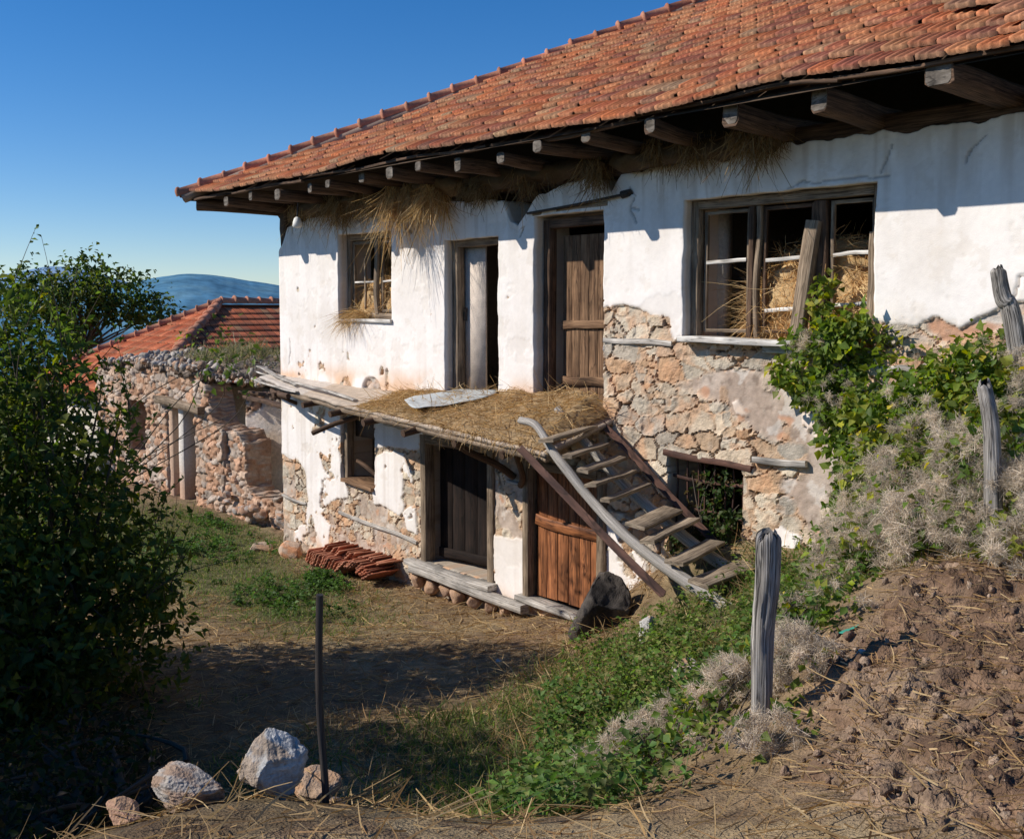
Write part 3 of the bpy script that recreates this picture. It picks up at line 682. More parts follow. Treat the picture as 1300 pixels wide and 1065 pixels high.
# boarding under the tiles and the back slope
mb = MB(); yr = RUN - OV; zr = E0 + PIT * RUN; t = -.055
mb.add([(-OV + .05, -OV + .06, E0 + t), (HW + .6, -OV + .06, E0 + t - .05), (HW + .6, yr, zr + t), (yr, yr, zr + t),
        (-OV + .05, 2 * yr + OV, E0 + t), (HW + .6, 2 * yr + OV, E0 + t)],
       [np.array([(0, 1, 2, 3)]), np.array([(3, 2, 5, 4)]), np.array([(0, 3, 4)])], (.10, .068, .045))
mb.build('roof_boarding', M_paint, roof)
mb = MB(); mb.add([(-OV, 2 * yr + OV, E0 + .03), (HW + .6, 2 * yr + OV, E0 + .03), (HW + .6, yr, zr + .03), (yr, yr, zr + .03), (-OV, 4.1, E0 + .02), (2.9, 4.1, E0 + .02 + PIT * 3.95)], [np.array([(0, 1, 2, 3)]), np.array([(4, 0, 3, 5)])], (.4, .15, .08))
mb.build('back_slope', M_tile, roof)
# half-round caps up the hip
def cap_run(p0, d, n, ln, r, seed, par, name='hip_cap'):
    rng = np.random.default_rng(seed); mb = MB(); d = norm(d)
    for k in range(n):
        a = np.asarray(p0) + d * (k * ln) + rng.normal(size=3) * .008; b = a + d * (ln * 1.06) + np.array([0, 0, -.012])
        P = np.stack([a - d * .0, a + d * .03, a + d * .055, a + d * .06, b])
        th = np.linspace(-.15 * PI, 1.15 * PI, 11); s = norm(np.cross(d, (0, 0, 1))); u2 = np.cross(s, d)
        rad = np.array([1.0, 1.3, 1.3, 1.02, .9]) * r * (1 + rng.normal() * .04)
        V = P[:, None] + (np.cos(th)[None, :, None] * s + np.sin(th)[None, :, None] * u2) * rad[:, None, None]
        V2 = np.concatenate([V, P[:1, None] + (V[:1] - P[:1, None]) * .75])
        c = np.array((.50, .19, .11)) * (.75 + .5 * rng.random()); c = mix(c, (.45, .33, .22), rng.random() * .35)
        i = np.arange(55).reshape(5, 11)
        F = np.stack([i[:-1, :-1], i[1:, :-1], i[1:, 1:], i[:-1, 1:]], -1).reshape(-1, 4)
        f2 = np.stack([np.arange(10) + 55, np.arange(10), np.arange(1, 11), np.arange(56, 66)], -1)
        mb.add(V2.reshape(-1, 3), [F, f2], c)
    return mb.build(name, M_tile, par, smooth=False)
V, F, G = loft([(-OV - .02, -OV - .02, E0 + .0), (yr, yr, zr + .0)], circ(.09, 8), (0, 0, 1)); _m = MB(); _m.add(V, F, (.34, .25, .19)); _m.build('hip_bed', M_paint, roof)
cap_run((-OV - .08, -OV - .08, E0 + .045), (1, 1, PIT), 27, .385, .088, 5, roof)
cap_run((yr, yr, zr + .05), (1, 0, 0), 24, .385, .09, 6, roof, 'ridge_cap')
# eaves board, joists (hewn logs) with pale sawn ends
jx = [.2, .98, 1.80, 2.57, 3.10, 3.75, 4.47, 5.07, 5.70, 6.40, 7.05, 7.69, 8.52, 9.33, 10.16, 11.15, 12.0, 12.9]
W_end = mat_wood('sawn_end', (.08, .066, .052), (.25, .215, .18), grain=20)
for k, x in enumerate(jx):
    r = random.Random(k); w = .09 + .07 * r.random() + (.05 if x > 9 else 0); h = .10 + .06 * r.random() + (.06 if x > 9 else 0)
    z = 5.375 + (r.random() - .5) * .08; yo = -.94 + .12 * (r.random() - .5)
    j = beam('joist', (x, yo, z), (x + .3 * (r.random() - .5), 1.1, z - .05), w, h, W_beam, house, seed=10 + k, wob=.015, rough=.16, bev=.30 + .3 * r.random())
    V, F, G = loft(line((x, yo - .006, z), (x, yo + .001, z), 2), rect(w * .9, h * .88, .35), (0, 0, 1), None, .12, k)
    obj_np('sawn_end', V, F, W_end, j, guv=G)
_rb = random.Random(3); _xb = -.95; _bt = []
while _xb < 14: _l = _rb.uniform(1.1, 2.6); _bt.append((_xb, _xb + _l, -.95 + _rb.uniform(-.03, .03), 5.475 + _rb.uniform(-.012, .02))); _xb += _l - _rb.uniform(-.08, .12)
for k, (x0, x1, y, z) in enumerate(_bt + [(-.95, 14, -.45, 5.73)]):
    beam('batten', (x0, y, z), (x1, y + _rb.uniform(-.02, .02), z - .03 * _rb.random()), .07, .03, W_beam, house, seed=240 + k, n=24, wob=.02, rough=.12)
beam('hip_soffit_beam', (-.92, -.92, 5.40), (-.2, .3, 5.33), .16, .17, W_beam, house, seed=44, rough=.1, bev=.4)
beam('soffit_beam', (-.95, -.86, 5.42), (-.95, 5, 5.42), .12, .12, W_beam, house, seed=45)
for k, y in enumerate((.6, 1.5, 2.6)):
    beam('joist', (-.98, y, 5.36), (.6, y, 5.33), .15, .16, W_beam, house, seed=50 + k, rough=.1, bev=.5)

# ------------------------------------------------------------------ doors and windows
YF = .16
def boards(name, x0, x1, z0, z1, y, n, mat, parent, th=.03, seed=0, rails=(), rail_mat=None, gap=.006, turn=0., hinge=0):
    """plank door leaf: one mesh of boards; rails are sub-parts"""
    r = random.Random(seed); mb = MB(); w = (x1 - x0) / n
    for k in range(n):
        a = x0 + k * w + gap / 2; b = a + w - gap
        V, F, G = loft(line(((a + b) / 2, y + r.uniform(-.004, .004), z0 + r.uniform(0, .02)), ((a + b) / 2, y, z1), 8), rect(b - a, th, .15), (0, 1, 0), None, .02, seed * 9 + k)
        mb.add(V, F, None, G)
    o = mb.build(name, mat, parent)
    for k, (za, zb, hh) in enumerate(rails):
        beam('rail', (x0 + .01, y - th / 2 - .018, za), (x1 - .01, y - th / 2 - .018, zb), .03, hh, rail_mat or mat, o, seed=seed + 5 + k, n=8)
    if turn:
        hx = x0 if hinge == 0 else x1
        for q in [o]:
            q.data.transform(Matrix.Translation((-hx, -y, 0))); q.location = (hx, y, 0); q.rotation_euler = (0, 0, turn)
        for ch in o.children: ch.data.transform(Matrix.Translation((-hx, -y, 0)))
    return o
def frame(name, x0, x1, z0, z1, y, w, d, mat, parent, seed=0, bottom=True, top=True):
    mb = MB(); r = random.Random(seed)
    segs = [((x0 + w / 2, y, z0), (x0 + w / 2, y, z1), (0, 1, 0)), ((x1 - w / 2, y, z0), (x1 - w / 2, y, z1), (0, 1, 0))]
    if top: segs.append(((x0 + w + .002, y, z1 - w / 2), (x1 - w - .002, y, z1 - w / 2), (0, 0, 1)))
    if bottom: segs.append(((x0 + w + .002, y, z0 + w / 2), (x1 - w - .002, y, z0 + w / 2), (0, 0, 1)))
    for k, (a, b, up) in enumerate(segs):
        V, F, G = loft(line(a, b, 10, .0025, seed + k), rect(w, d, .12) if up[1] else rect(d, w, .12), up, None, .03, seed * 7 + k)
        mb.add(V, F, None, G)
    return mb.build(name, mat, parent)

# upper left window
o = OPEN['ulw']; f = frame('window', o[0] + .01, o[1] - .01, o[2] + .02, o[3] - .0, YF + .02, .085, .10, W_frame, house, 1)
beam('mullion', (2.54, YF - .01, o[2] + .1), (2.54, YF - .01, o[3] - .09), .075, .06, W_frame, f, (0, 1, 0), 61)
for k, (x0, x1) in enumerate(((1.87, 2.49), (2.59, 3.01))):
    s = frame('sash', x0, x1, o[2] + .12, o[3] - .10, YF + .03, .042, .035, W_frame, f, 3 + k)
    zb = 4.15
    beam('glazing_bar', (x0 + .045, YF + .025, zb), (x1 - .045, YF + .025, zb + .005), .03, .026, W_white, s, seed=64 + k, n=6, wob=.003)
beam('glazing_bar', (2.18, YF + .02, o[2] + .17), (2.18, YF + .02, 4.5), .028, .03, W_frame, f, (0, 1, 0), 68, wob=.003)
beam('sill', (o[0] + .05, .06, o[2] - .005), (o[1] + .02, .06, o[2] + .0), .22, .045, W_white, f, seed=69, wob=.003)
# right window, three bays, thick leaning post
o = OPEN['rw']; f = frame('window', o[0] + .01, o[1] - .005, o[2] + .03, o[3] - .005, YF, .085, .11, W_frame, house, 7, bottom=False)
beam('mullion', (8.81, YF - .005, o[2] + .06), (8.83, YF - .005, o[3] - .1), .055, .07, W_beam, f, (0, 1, 0), 71)
beam('mullion', (8.885, YF - .0, o[2] + .06), (8.895, YF - .0, o[3] - .1), .045, .06, W_frame, f, (0, 1, 0), 72)
beam('post', (9.40, .03, o[2] + .03), (9.50, .13, o[3] - .28), .13, .10, W_frame, f, (0, 1, 0), 73, wob=.01, rough=.08)
beam('post', (9.56, YF + .02, o[2] + .03), (9.54, YF + .02, o[3] - .1), .12, .09, W_beam, f, (0, 1, 0), 74)
beam('post', (10.09, YF - .07, o[2] + .1), (10.10, YF - .06, 4.42), .08, .05, W_frame, f, (0, 1, 0), 79)
for k, (x0, x1, zz) in enumerate(((8.235, 8.78, (4.22,)), (8.925, 9.47, (4.22, 3.75)), (9.63, 10.06, (4.24, 3.80)))):
    s = frame('sash', x0, x1, o[2] + .1, o[3] - .11, YF + .035, .035, .035, W_frame if k != 1 else W_beam, f, 14 + k)
    for q, z in enumerate(zz): beam('glazing_bar', (x0 + .037, YF + .02, z), (x1 - .037, YF + .02, z + .015), .035, .035, W_white, s, seed=75 + k + q, n=6, wob=.003)
beam('sill', (8.17, .0, 3.475), (9.45, .0, 3.46), .30, .055, W_white, f, seed=80, rough=.03, wob=.003)
beam('sill', (9.1, -.02, 3.40), (9.75, -.02, 3.40), .1, .06, W_white, f, seed=81, rough=.06)
# inner splay of the right window, white plaster return seen inside
plain_wall('window_splay', (7.9, .56, 3.4), (8.17, .72, 4.9), (.66, .60, .52), f)
# upper door 1: frame, white leaf half open
o = OPEN['ud1']; f = frame('door_frame', o[0] + .01, o[1] + .03, 2.62, o[3] + .02, YF, .11, .12, W_frame, house, 21, bottom=False)
mb = MB(); V, F = box((4.30, .235, 2.66), (4.79, .265, 4.55)); mb.add(V, F, (.62, .53, .45)); d = mb.build('door', M_paint, house)
beam('latch', (4.43, .2, 3.62), (4.43, .2, 3.78), .02, .03, W_iron, d, (0, 1, 0), 23)
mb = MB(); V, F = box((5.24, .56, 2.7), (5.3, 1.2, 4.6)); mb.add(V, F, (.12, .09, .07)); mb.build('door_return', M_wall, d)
# upper door 2: closed plank door, head board and lintel
o = OPEN['ud2']; f = frame('door_frame', o[0] + .02, o[1] + .02, 2.62, o[3] - .04, YF + .02, .10, .12, W_beam, house, 25, bottom=False)
boards('door', 6.13, 6.96, 2.68, 4.60, .30, 6, W_mid, house, seed=26, rails=((3.58, 3.60, .09), (2.95, 2.95, .1)))
beam('lintel', (o[0] - .02, .03, o[3] + .03), (o[1] + .05, .03, o[3] + .06), .1, .05, W_frame, house, seed=27)
# lower left window
o = OPEN['llw']; f = frame('window', o[0] + .02, o[1] - .0, o[2], o[3], .10, .08, .12, W_frame, house, 31, bottom=False)
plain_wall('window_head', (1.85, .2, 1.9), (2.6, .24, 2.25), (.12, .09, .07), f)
beam('sill', (o[0] + .1, .12, o[2] + .03), (o[1], .12, o[2] - .02), .4, .05, W_mid, f, seed=33)
beam('brace', (1.95, .16, 1.55), (2.55, .2, 1.32), .05, .05, W_beam, f, seed=34)
# lower door 1: dark, ajar
o = OPEN['ld1']; f = frame('door_frame', o[0] + .0, o[1] + .0, o[2], o[3] - .0, .06, .115, .16, W_frame, house, 35, bottom=False)
boards('door', 3.88, 4.78, .46, 2.05, .22, 4, W_dark, house, seed=36, rails=((.55, .55, .12),), turn=.14, hinge=0)
beam('threshold', (3.55, -.05, .40), (5.3, -.06, .39), .22, .07, W_pale, house, seed=37, rough=.05)
beam('threshold', (3.7, -.13, .335), (5.95, -.15, .285), .13, .10, W_pale, house, seed=38, rough=.06, n=24)
beam('lintel', (3.64, -.01, 2.17), (4.55, -.015, 2.155), .05, .03, W_pale, house, seed=39)
beam('lintel', (2.9, -.01, 2.19), (3.42, -.012, 2.18), .03, .05, W_pale, house, seed=139)
# lower door 2: russet boards
o = OPEN['ld2']; f = frame('door_frame', o[0] - .02, o[1] + .0, .36, o[3] - .0, .02, .10, .16, W_frame, house, 41, bottom=False)
boards('door', 5.95, 7.0, .42, 1.99, .06, 6, W_door, house, seed=42, rails=((1.33, 1.29, .12),), gap=.01)
beam('threshold', (5.75, -.03, .38), (7.2, -.05, .34), .2, .06, W_pale, house, seed=43)
# barred hole choked with creeper
o = OPEN['gr']
f = beam('lintel', (o[0] - .05, .02, o[3] + .03), (o[1] + .12, .0, o[3] - .02), .08, .06, W_rust, house, seed=46)
for k in range(8):
    x = o[0] + .06 + k * .115
    beam('bar', (x, .1, o[2]), (x + .02 * (k % 3 - 1), .1, o[3]), .014, .014, W_rust, f, (0, 1, 0), 47 + k, n=5)
for k, z in enumerate((1.75, 2.08)): beam('bar', (o[0], .085, z), (o[1], .085, z), .012, .03, W_rust, f, seed=57 + k, n=5)
# bond timbers in the masonry
for k, (a, b, h) in enumerate([((1.72, -.012, .775), (3.66, -.012, .65), .05), ((.03, -.012, .8), (.78, -.012, .76), .035), ((9.0, -.02, 2.365), (9.56, -.02, 2.385), .06),
                               ((7.06, -.004, 3.435), (8.0, -.004, 3.42), .055), ((5.5, -.01, 1.72), (5.84, -.01, 1.69), .04), ((10.2, -.01, 3.28), (10.5, -.01, 3.27), .05)]):
    beam('bond_timber', a, b, .05, h, W_pale, house, seed=150 + k, rough=.08)
# pipe above the plank door, lamp fitting by the corner
pole('conduit_pipe', [(5.88, -.05, 4.855), (6.6, -.06, 4.89), (7.36, -.06, 4.945)], .014, .014, W_iron, house, 160, .02)
pole('pipe_end', [(7.33, -.045, 4.945), (7.43, -.03, 4.95)], .04, .035, W_iron, house, 161, .02, n=4)
lamp = thing('lamp_socket', 'white porcelain lamp fitting hanging under the eaves by the house corner', 'lamp', (1.68, -.62, 4.99))
mb = MB(); V, F, G = loft([(0, 0, .07), (0, 0, .05), (0, 0, .0), (0, 0, -.06), (0, 0, -.08)], circ(1, 14), (1, 0, 0), [.02, .045, .06, .07, .04]); mb.add(V, F, (.8, .78, .72)); mb.build('shade', M_paint, lamp, True)
V, F, G = loft([(0, 0, .07), (.03, .01, .36)], circ(.012, 8), (1, 0, 0)); obj_np('stem', V, F, W_iron, lamp, guv=G)

# ------------------------------------------------------------------ balcony
bx = np.array([-.12, .23, .82, 1.6, 2.9, 3.93, 5.14, 6.3, 6.8, 7.2]); by = np.array([-.3, -.37, -.44, -.53, -.72, -.86, -.95, -1., -1.02, -1.0])
bzz = np.array([2.71, 2.68, 2.61, 2.56, 2.50, 2.475, 2.425, 2.37, 2.35, 2.32])
def edge_at(x): return np.interp(x, bx, by), np.interp(x, bx, bzz)
U = np.linspace(-.12, 7.2, 150); Tt = np.linspace(0, 1, 14); UU, TT = np.meshgrid(U, Tt, indexing='ij')
ey, ez = edge_at(UU); wzj = np.interp(UU, [0, 2.4, 4.1, 7.2], [2.73, 2.66, 2.68, 2.60])
dy = ey * TT + .03 * (1 - TT); dz = wzj * (1 - TT) + ez * TT + .025 * (fbm(UU, TT, 3, 3, 7) - .5)
dy = dy + .06 * (fbm(UU * 4, TT * 0, 2, 3, 17) - .5) * (TT > .9)
top = np.stack([UU, dy, dz], -1); bot = top - [0, 0, .045]
n = UU.size; gi = np.arange(n).reshape(UU.shape); ff = grid_faces(*UU.shape)
rim = np.concatenate([gi[:, -1], gi[::-1, 0]]); 
ring = np.concatenate([gi[:, 0], gi[-1, 1:], gi[-2::-1, -1], gi[0, -2:0:-1]]); rn = np.roll(ring, -1)
cc = mix((.42, .33, .25), (.55, .46, .37), fbm(UU * .6, TT * 9, 2, 4, 27)); cc = mix(cc, (.62, .57, .52), .6 * (UU < 1.6)); 
balc = obj_np('balcony', np.concatenate([top.reshape(-1, 3), bot.reshape(-1, 3)]), [ff, ff[:, ::-1] + n, np.stack([rn, ring, ring + n, rn + n], -1)], M_paint, house, np.concatenate([cc.reshape(-1, 3), cc.reshape(-1, 3) * .5]))
ex = np.linspace(.2, 7.2, 40); eyy, ezz = edge_at(ex)
V, F, G = loft(np.stack([ex, eyy + .02 + .015 * np.sin(ex * 3), ezz - .07], -1), circ(.035, 8), (0, 0, 1), 1 + .2 * np.sin(ex * 5), .15, 5)
obj_np('edge_pole', V, F, W_frame, balc, guv=G)
for k, x in enumerate((.9, 2.0, 2.95, 3.95, 4.9, 5.75, 6.6)):
    yv, zv = edge_at(x)
    pole('joist', [(x + .04, .1, 2.52), (x, yv * .5, 2.5 * .5 + (zv - .1) * .5), (x - .03, yv - (.16 if k < 5 else .03), zv - .12)], .035, .045, W_beam, balc, 70 + k, .15)
pole('brace', [(5.62, -.02, 1.78), (5.55, -.25, 1.95), (5.42, -.62, 2.15), (5.40, -.85, 2.36)], .045, .04, W_beam, balc, 81)
pole('brace', [(5.75, -.03, 1.70), (5.95, -.18, 1.86), (6.05, -.4, 2.2)], .04, .035, W_beam, balc, 82)
pole('brace', [(2.85, -.05, 2.36), (2.4, -.4, 2.2), (2.08, -.66, 2.03)], .04, .035, W_beam, balc, 83)
pole('brace', [(.12, -.2, 2.56), (.6, -.45, 2.5), (1.35, -.62, 2.5)], .045, .04, W_beam, balc, 84)
pole('brace', [(.5, -.0, 2.3), (.35, -.35, 2.5)], .03, .03, W_beam, balc, 85, n=5)
for k, (a, b, w) in enumerate([((-.55, -.10, 2.84), (1.2, -.40, 2.64), .08), ((-.25, -.36, 2.665), (1.5, -.56, 2.57), .06), ((-.7, -.05, 2.74), (.3, -.1, 2.72), .04), ((.6, -.3, 2.69), (3.1, -.60, 2.56), .07), ((-.5, .3, 3.0), (.0, .15, 2.98), .06)]):
    beam('loose_board', a, b, w, .02, W_pale, balc, (0, 0, 1), 90 + k, n=12, rough=.05, wob=.02)

# ------------------------------------------------------------------ staircase (steep ladder stair)
stair = thing('ladder_stair', 'steep wooden ladder stair with round stringers and board treads rising to the balcony', 'stairs', (8.3, -.8, 1.9))
IT = Matrix.Translation((-8.3, .8, -1.9))
def into(o, par):
    o.data.transform(Matrix.Translation(-Vector(par.location))); return o
into(pole('stringer', [(6.85, -1.02, 2.63), (7.16, -1.08, 2.60), (7.45, -1.12, 2.36), (7.66, -1.14, 2.22), (8.02, -1.12, 1.93), (8.43, -1.13, 1.70), (8.9, -1.12, 1.50), (9.3, -1.12, 1.36), (9.62, -1.13, 1.27)], .036, .062, W_pale, stair, 101, .22, 60, 12), stair)
into(pole('stringer', [(6.75, -.40, 2.70), (7.0, -.42, 2.52), (7.62, -.40, 2.07), (8.10, -.41, 1.80), (8.6, -.40, 1.55), (8.98, -.42, 1.42), (9.35, -.42, 1.34)], .045, .065, W_pale, stair, 102, .2, 50, 12), stair)
TN = [(7.40, 2.47), (7.66, 2.34), (7.84, 2.22), (8.0, 2.11), (8.16, 1.99), (8.5, 1.80), (8.70, 1.70), (8.98, 1.56), (9.22, 1.42)]
TF = [(7.19, 2.50), (7.43, 2.35), (7.62, 2.23), (7.79, 2.11), (7.97, 2.0), (8.34, 1.81), (8.55, 1.74), (8.85, 1.58), (9.2, 1.43)]
for k, (a, b) in enumerate(zip(TN, TF)):
    w = (.17, .11, .12, .13, .10, .20, .15, .19, .2)[k]
    into(beam('tread', (a[0] + .04, -1.22 + .03 * (k % 3), a[1] + .02), (b[0] + .0, -.34 - .04 * (k % 2), b[1] + .035), w, .032, W_tread, stair, (.12 * (k % 3 - 1), 0, 1), 110 + k, wob=.004, rough=.05), stair)
# two rusty steel angle bars beside the ladder
def angle_bar(name, a, b, label, seed):
    V, F, G = loft(line(a, b, 16, .008, seed), np.array([(.027, -.027), (.027, -.019), (-.019, -.019), (-.019, .027), (-.027, .027), (-.027, -.027)]), (0, 0, 1), None, .0, seed)
    o = obj_np(name, V - np.asarray(a), F, W_rust, None, guv=G); o.location = a
    return tag(o, label, 'steel bar')
angle_bar('steel_bar', (6.98, -1.16, 2.38), (8.95, -1.24, 1.30), 'rusty brown steel bar along the open front of the ladder stair', 5)
angle_bar('steel_bar', (7.15, -.14, 2.56), (8.75, -.16, 1.50), 'rusty brown steel bar against the stone wall behind the ladder stair', 6)

# ------------------------------------------------------------------ hay and straw
HAY = np.array([(.50, .36, .18), (.56, .42, .22), (.42, .28, .13), (.36, .23, .11), (.60, .47, .27)])
def hay_cols(n, rng, k=1.): return HAY[rng.integers(0, len(HAY), n)] * [1.06, .98, .88] * (.6 + .6 * rng.random((n, 1))) * k
def hay_heap(name, label, blobs, ns, seed, parent=None, droop=.3, ln=.22, k=1., cat='hay', wid=.006):
    rng = np.random.default_rng(seed); mb = MB()
    for b in blobs:
        bm = bmesh.new(); bmesh.ops.create_icosphere(bm, subdivisions=4, radius=1)
        V = np.array([v.co[:] for v in bm.verts]); F = np.array([[v.index for v in f.verts] for f in bm.faces]); bm.free()
        nn = fbm(V[:, 0] * 2 + V[:, 2] * 3, V[:, 1] * 2 + V[:, 2] * 5, 1.6, 4, seed)
        V = V * (.78 + .4 * nn)[:, None] * np.array(b[3:]) + np.array(b[:3])
        mb.add(V, [F], np.array((.46, .32, .16)) * (.45 + 1.0 * nn)[:, None] * k)
    P, Nn = blob_points(blobs, ns, rng, .82)
    D = norm(np.cross(Nn, rng.normal(size=(ns, 3))) + Nn * rng.random((ns, 1)) * .5)
    strands(mb, P, D, ln * (.4 + rng.random(ns)), wid, hay_cols(ns, rng, k), droop, 3, .3, rng)
    o = mb.build(name, M_straw, parent)
    return tag(o, label, cat) if parent is None else o
hay_heap('hay_heap', 'golden hay piled behind the broken left upper window', [(2.15, .45, 3.68, .42, .24, .55), (2.7, .48, 3.72, .42, .26, .64), (2.25, .3, 3.66, .26, .22, .16), (2.6, .6, 3.9, .5, .3, .42)], 3800, 31, k=1.35)
hay_heap('hay_heap', 'thick golden hay filling the wide three bay window', [(9.08, .52, 3.80, .32, .30, .52), (9.62, .54, 3.86, .50, .32, .55), (8.95, .50, 3.58, .30, .26, .26), (9.45, .44, 3.55, .6, .22, .40), (9.95, .46, 3.7, .4, .26, .45)], 9500, 32, k=1.45)
# loose spray of stalks at the left of the wide window, hay spilling on the sills
rng = np.random.default_rng(33); mb = MB(); n = 420
P = np.stack([rng.uniform(8.75, 9.05, n), rng.uniform(.35, .6, n), rng.uniform(3.5, 4.0, n)], -1)
strands(mb, P, np.stack([-1 + .3 * rng.normal(size=n), -.3 + .3 * rng.normal(size=n), .2 + .5 * rng.normal(size=n)], -1), rng.uniform(.2, .55, n), .006, hay_cols(n, rng, 1.1), .25, 4, .2, rng)
tag(mb.build('straw_spray', M_straw), 'loose dry stalks sticking out left of the hay in the wide window', 'straw')
rng = np.random.default_rng(34); mb = MB(); n = 420
P = np.stack([rng.uniform(1.85, 2.4, n), rng.uniform(0, .2, n), rng.uniform(3.6, 3.75, n)], -1)
strands(mb, P, np.stack([-.3 + .7 * rng.normal(size=n), -.7 + .3 * rng.normal(size=n), .15 * rng.normal(size=n)], -1), rng.uniform(.15, .4, n), .006, hay_cols(n, rng), .55, 4, .2, rng)
tag(mb.build('straw_tuft', M_straw), 'tuft of straw spilling over the sill of the left upper window', 'straw')
# straw hanging under the eaves
def eave_straw(name, label, x0, x1, n, seed, zr=(5.08, 5.36), ln=(.12, .4), k=1., yr=(-.5, .0), drp=.5):
    rng = np.random.default_rng(seed); mb = MB()
    xs_ = np.linspace(x0, x1, int((x1 - x0) * 22)); th = np.linspace(0, 2 * PI, 12, endpoint=False)
    A_, B_ = np.meshgrid(xs_, th, indexing='ij'); q = fbm(A_ * 3, B_, 1.5, 4, seed) * np.minimum(1, 5 * np.minimum(A_ - x0, x1 - A_) + .1)
    V = np.stack([A_, -.15 + .25 * q * np.cos(B_) * 1.1, 5.27 + .20 * q * np.sin(B_)], -1)
    i = np.arange(A_.size).reshape(A_.shape); j = np.roll(i, -1, 1)
    mb.add(V.reshape(-1, 3), [np.stack([i[:-1], j[:-1], j[1:], i[1:]], -1).reshape(-1, 4)], np.array((.20, .125, .06)) * k)
    xc = x0 + (x1 - x0) * rng.random(n * 3); ck2 = fbm(xc * 5, xc * 0, 1, 3, seed + 2); xc = xc[np.argsort(-(ck2 + .22 * rng.random(n * 3)))[:n]]; clump = fbm(xc * 3, xc * 0, 1, 3, seed + 2)
    P = np.stack([xc, rng.uniform(*yr, n), rng.uniform(*zr, n)], -1)
    D = np.stack([.45 * rng.normal(size=n), -.25 + .3 * rng.normal(size=n), -.6 - .7 * rng.random(n)], -1)
    strands(mb, P, D, rng.uniform(*ln, n) * (.35 + 1.1 * clump), .007, hay_cols(n, rng, k) * (.6 + .6 * clump[:, None]), drp, 3, .6, rng)
    return tag(mb.build(name, M_straw), label, 'straw')
eave_straw('eaves_straw', 'ragged straw stuffed under the eaves above the left window', .85, 3.3, 1900, 41, k=.7, ln=(.06, .24), yr=(-.35, -.02), zr=(5.12, 5.36))
eave_straw('eaves_straw', 'long golden straw hanging from the eaves above the half open door', 3.5, 4.9, 1300, 42, ln=(.12, .42), k=1.15, yr=(-.42, -.05), zr=(5.12, 5.36))
eave_straw('eaves_straw', 'dark matted straw under the eaves above the plank door', 4.85, 7.2, 1500, 43, zr=(5.12, 5.36), k=.5, ln=(.05, .2), yr=(-.3, -.02))
eave_straw('eaves_straw', 'brown straw under the eaves left of the wide window', 7.25, 9.35, 1700, 44, k=.55, zr=(5.24, 5.42), ln=(.05, .22), yr=(-.4, -.02))
# straw layer on the balcony
UU, TT = np.meshgrid(np.linspace(3.4, 7.12, 130), np.linspace(0, 1, 34), indexing='ij')
ey, ez = edge_at(UU); wj = np.interp(UU, [0, 2.4, 4.1, 7.2], [2.73, 2.66, 2.68, 2.60])
hh = (.04 + .18 * (1 - TT) ** .7 * sstep(4.2, 6.4, UU)) * sstep(3.4, 4.2, UU) * (.6 + .8 * fbm(UU, TT * 1.0, 3, 4, 57)) * np.minimum(1, (1 - TT) * 8 + .25) * np.minimum(1, (7.12 - UU) * 5 + .2)
sx, sy, sz = UU, ey * TT * .98, wj * (1 - TT) + ez * TT + hh + .012
mb = MB(); mb.add(np.stack([sx, sy, sz], -1).reshape(-1, 3), [grid_faces(*UU.shape)[:, ::-1]], np.array((.40, .28, .15)) * (.55 + .9 * fbm(UU, TT, 14, 3, 58)).reshape(-1, 1))
rng = np.random.default_rng(59); n = 5200; ii = rng.integers(0, UU.size, n)
P = np.stack([sx.ravel()[ii], sy.ravel()[ii], sz.ravel()[ii] + .008], -1) + rng.normal(size=(n, 3)) * [.03, .03, .004]
D = rng.normal(size=(n, 3)) * [1, 1, .22]
strands(mb, P, D, rng.uniform(.08, .3, n), .006, hay_cols(n, rng, 1.05), .1, 3, .2, rng)
n = 150; xx = rng.uniform(5.4, 7.15, n); e_y, e_z = edge_at(xx)
strands(mb, np.stack([xx, e_y + .02, e_z + .04], -1), np.stack([.4 * rng.normal(size=n), -.4 + .2 * rng.normal(size=n), -.8 + .3 * rng.normal(size=n)], -1), rng.uniform(.04, .18, n), .006, hay_cols(n, rng), .4, 3, .2, rng)
tag(mb.build('balcony_straw', M_straw), 'matted layer of dry straw covering the right half of the balcony', 'straw')
# bent sheet of metal on the balcony
out = np.array([(4.33, -.68), (4.6, -.80), (4.80, -.84), (4.93, -.74), (5.13, -.60), (5.35, -.40), (5.44, -.18), (5.30, -.03), (5.0, -.02), (4.72, -.06), (4.60, -.16), (4.38, -.40), (4.30, -.52)])
ctr = out.mean(0); rings = np.linspace(0, 1, 10); V = []
oc = curve(np.concatenate([np.stack([out[:, 0], out[:, 1], out[:, 0] * 0], -1), [[*out[0], 0]]]), 60)[:-1, :2]
for r_ in rings: V.append(ctr + (oc - ctr) * r_)
V = np.stack(V); jz = np.interp(V[..., 0], [0, 2.4, 4.1, 7.2], [2.73, 2.66, 2.68, 2.60]); eyv, ezv = edge_at(V[..., 0]); tv = np.clip(V[..., 1] / eyv, 0, 1)
zz = jz * (1 - tv) + ezv * tv + .135 + .03 * sstep(5., 5.5, V[..., 0]) + .035 * (fbm(V[..., 0], V[..., 1], 2.5, 3, 66) - .5)
V3 = np.concatenate([V, zz[..., None]], -1); i = np.arange(V3.shape[0] * V3.shape[1]).reshape(V3.shape[:2]); j = np.roll(i, -1, 1)
F1 = np.stack([i[:-1], j[:-1], j[1:], i[1:]], -1).reshape(-1, 4); nv = i.size
Vs = np.concatenate([V3.reshape(-1, 3), V3.reshape(-1, 3) - [0, 0, .008]])
rim = np.stack([i[-1], j[-1], j[-1] + nv, i[-1] + nv], -1)
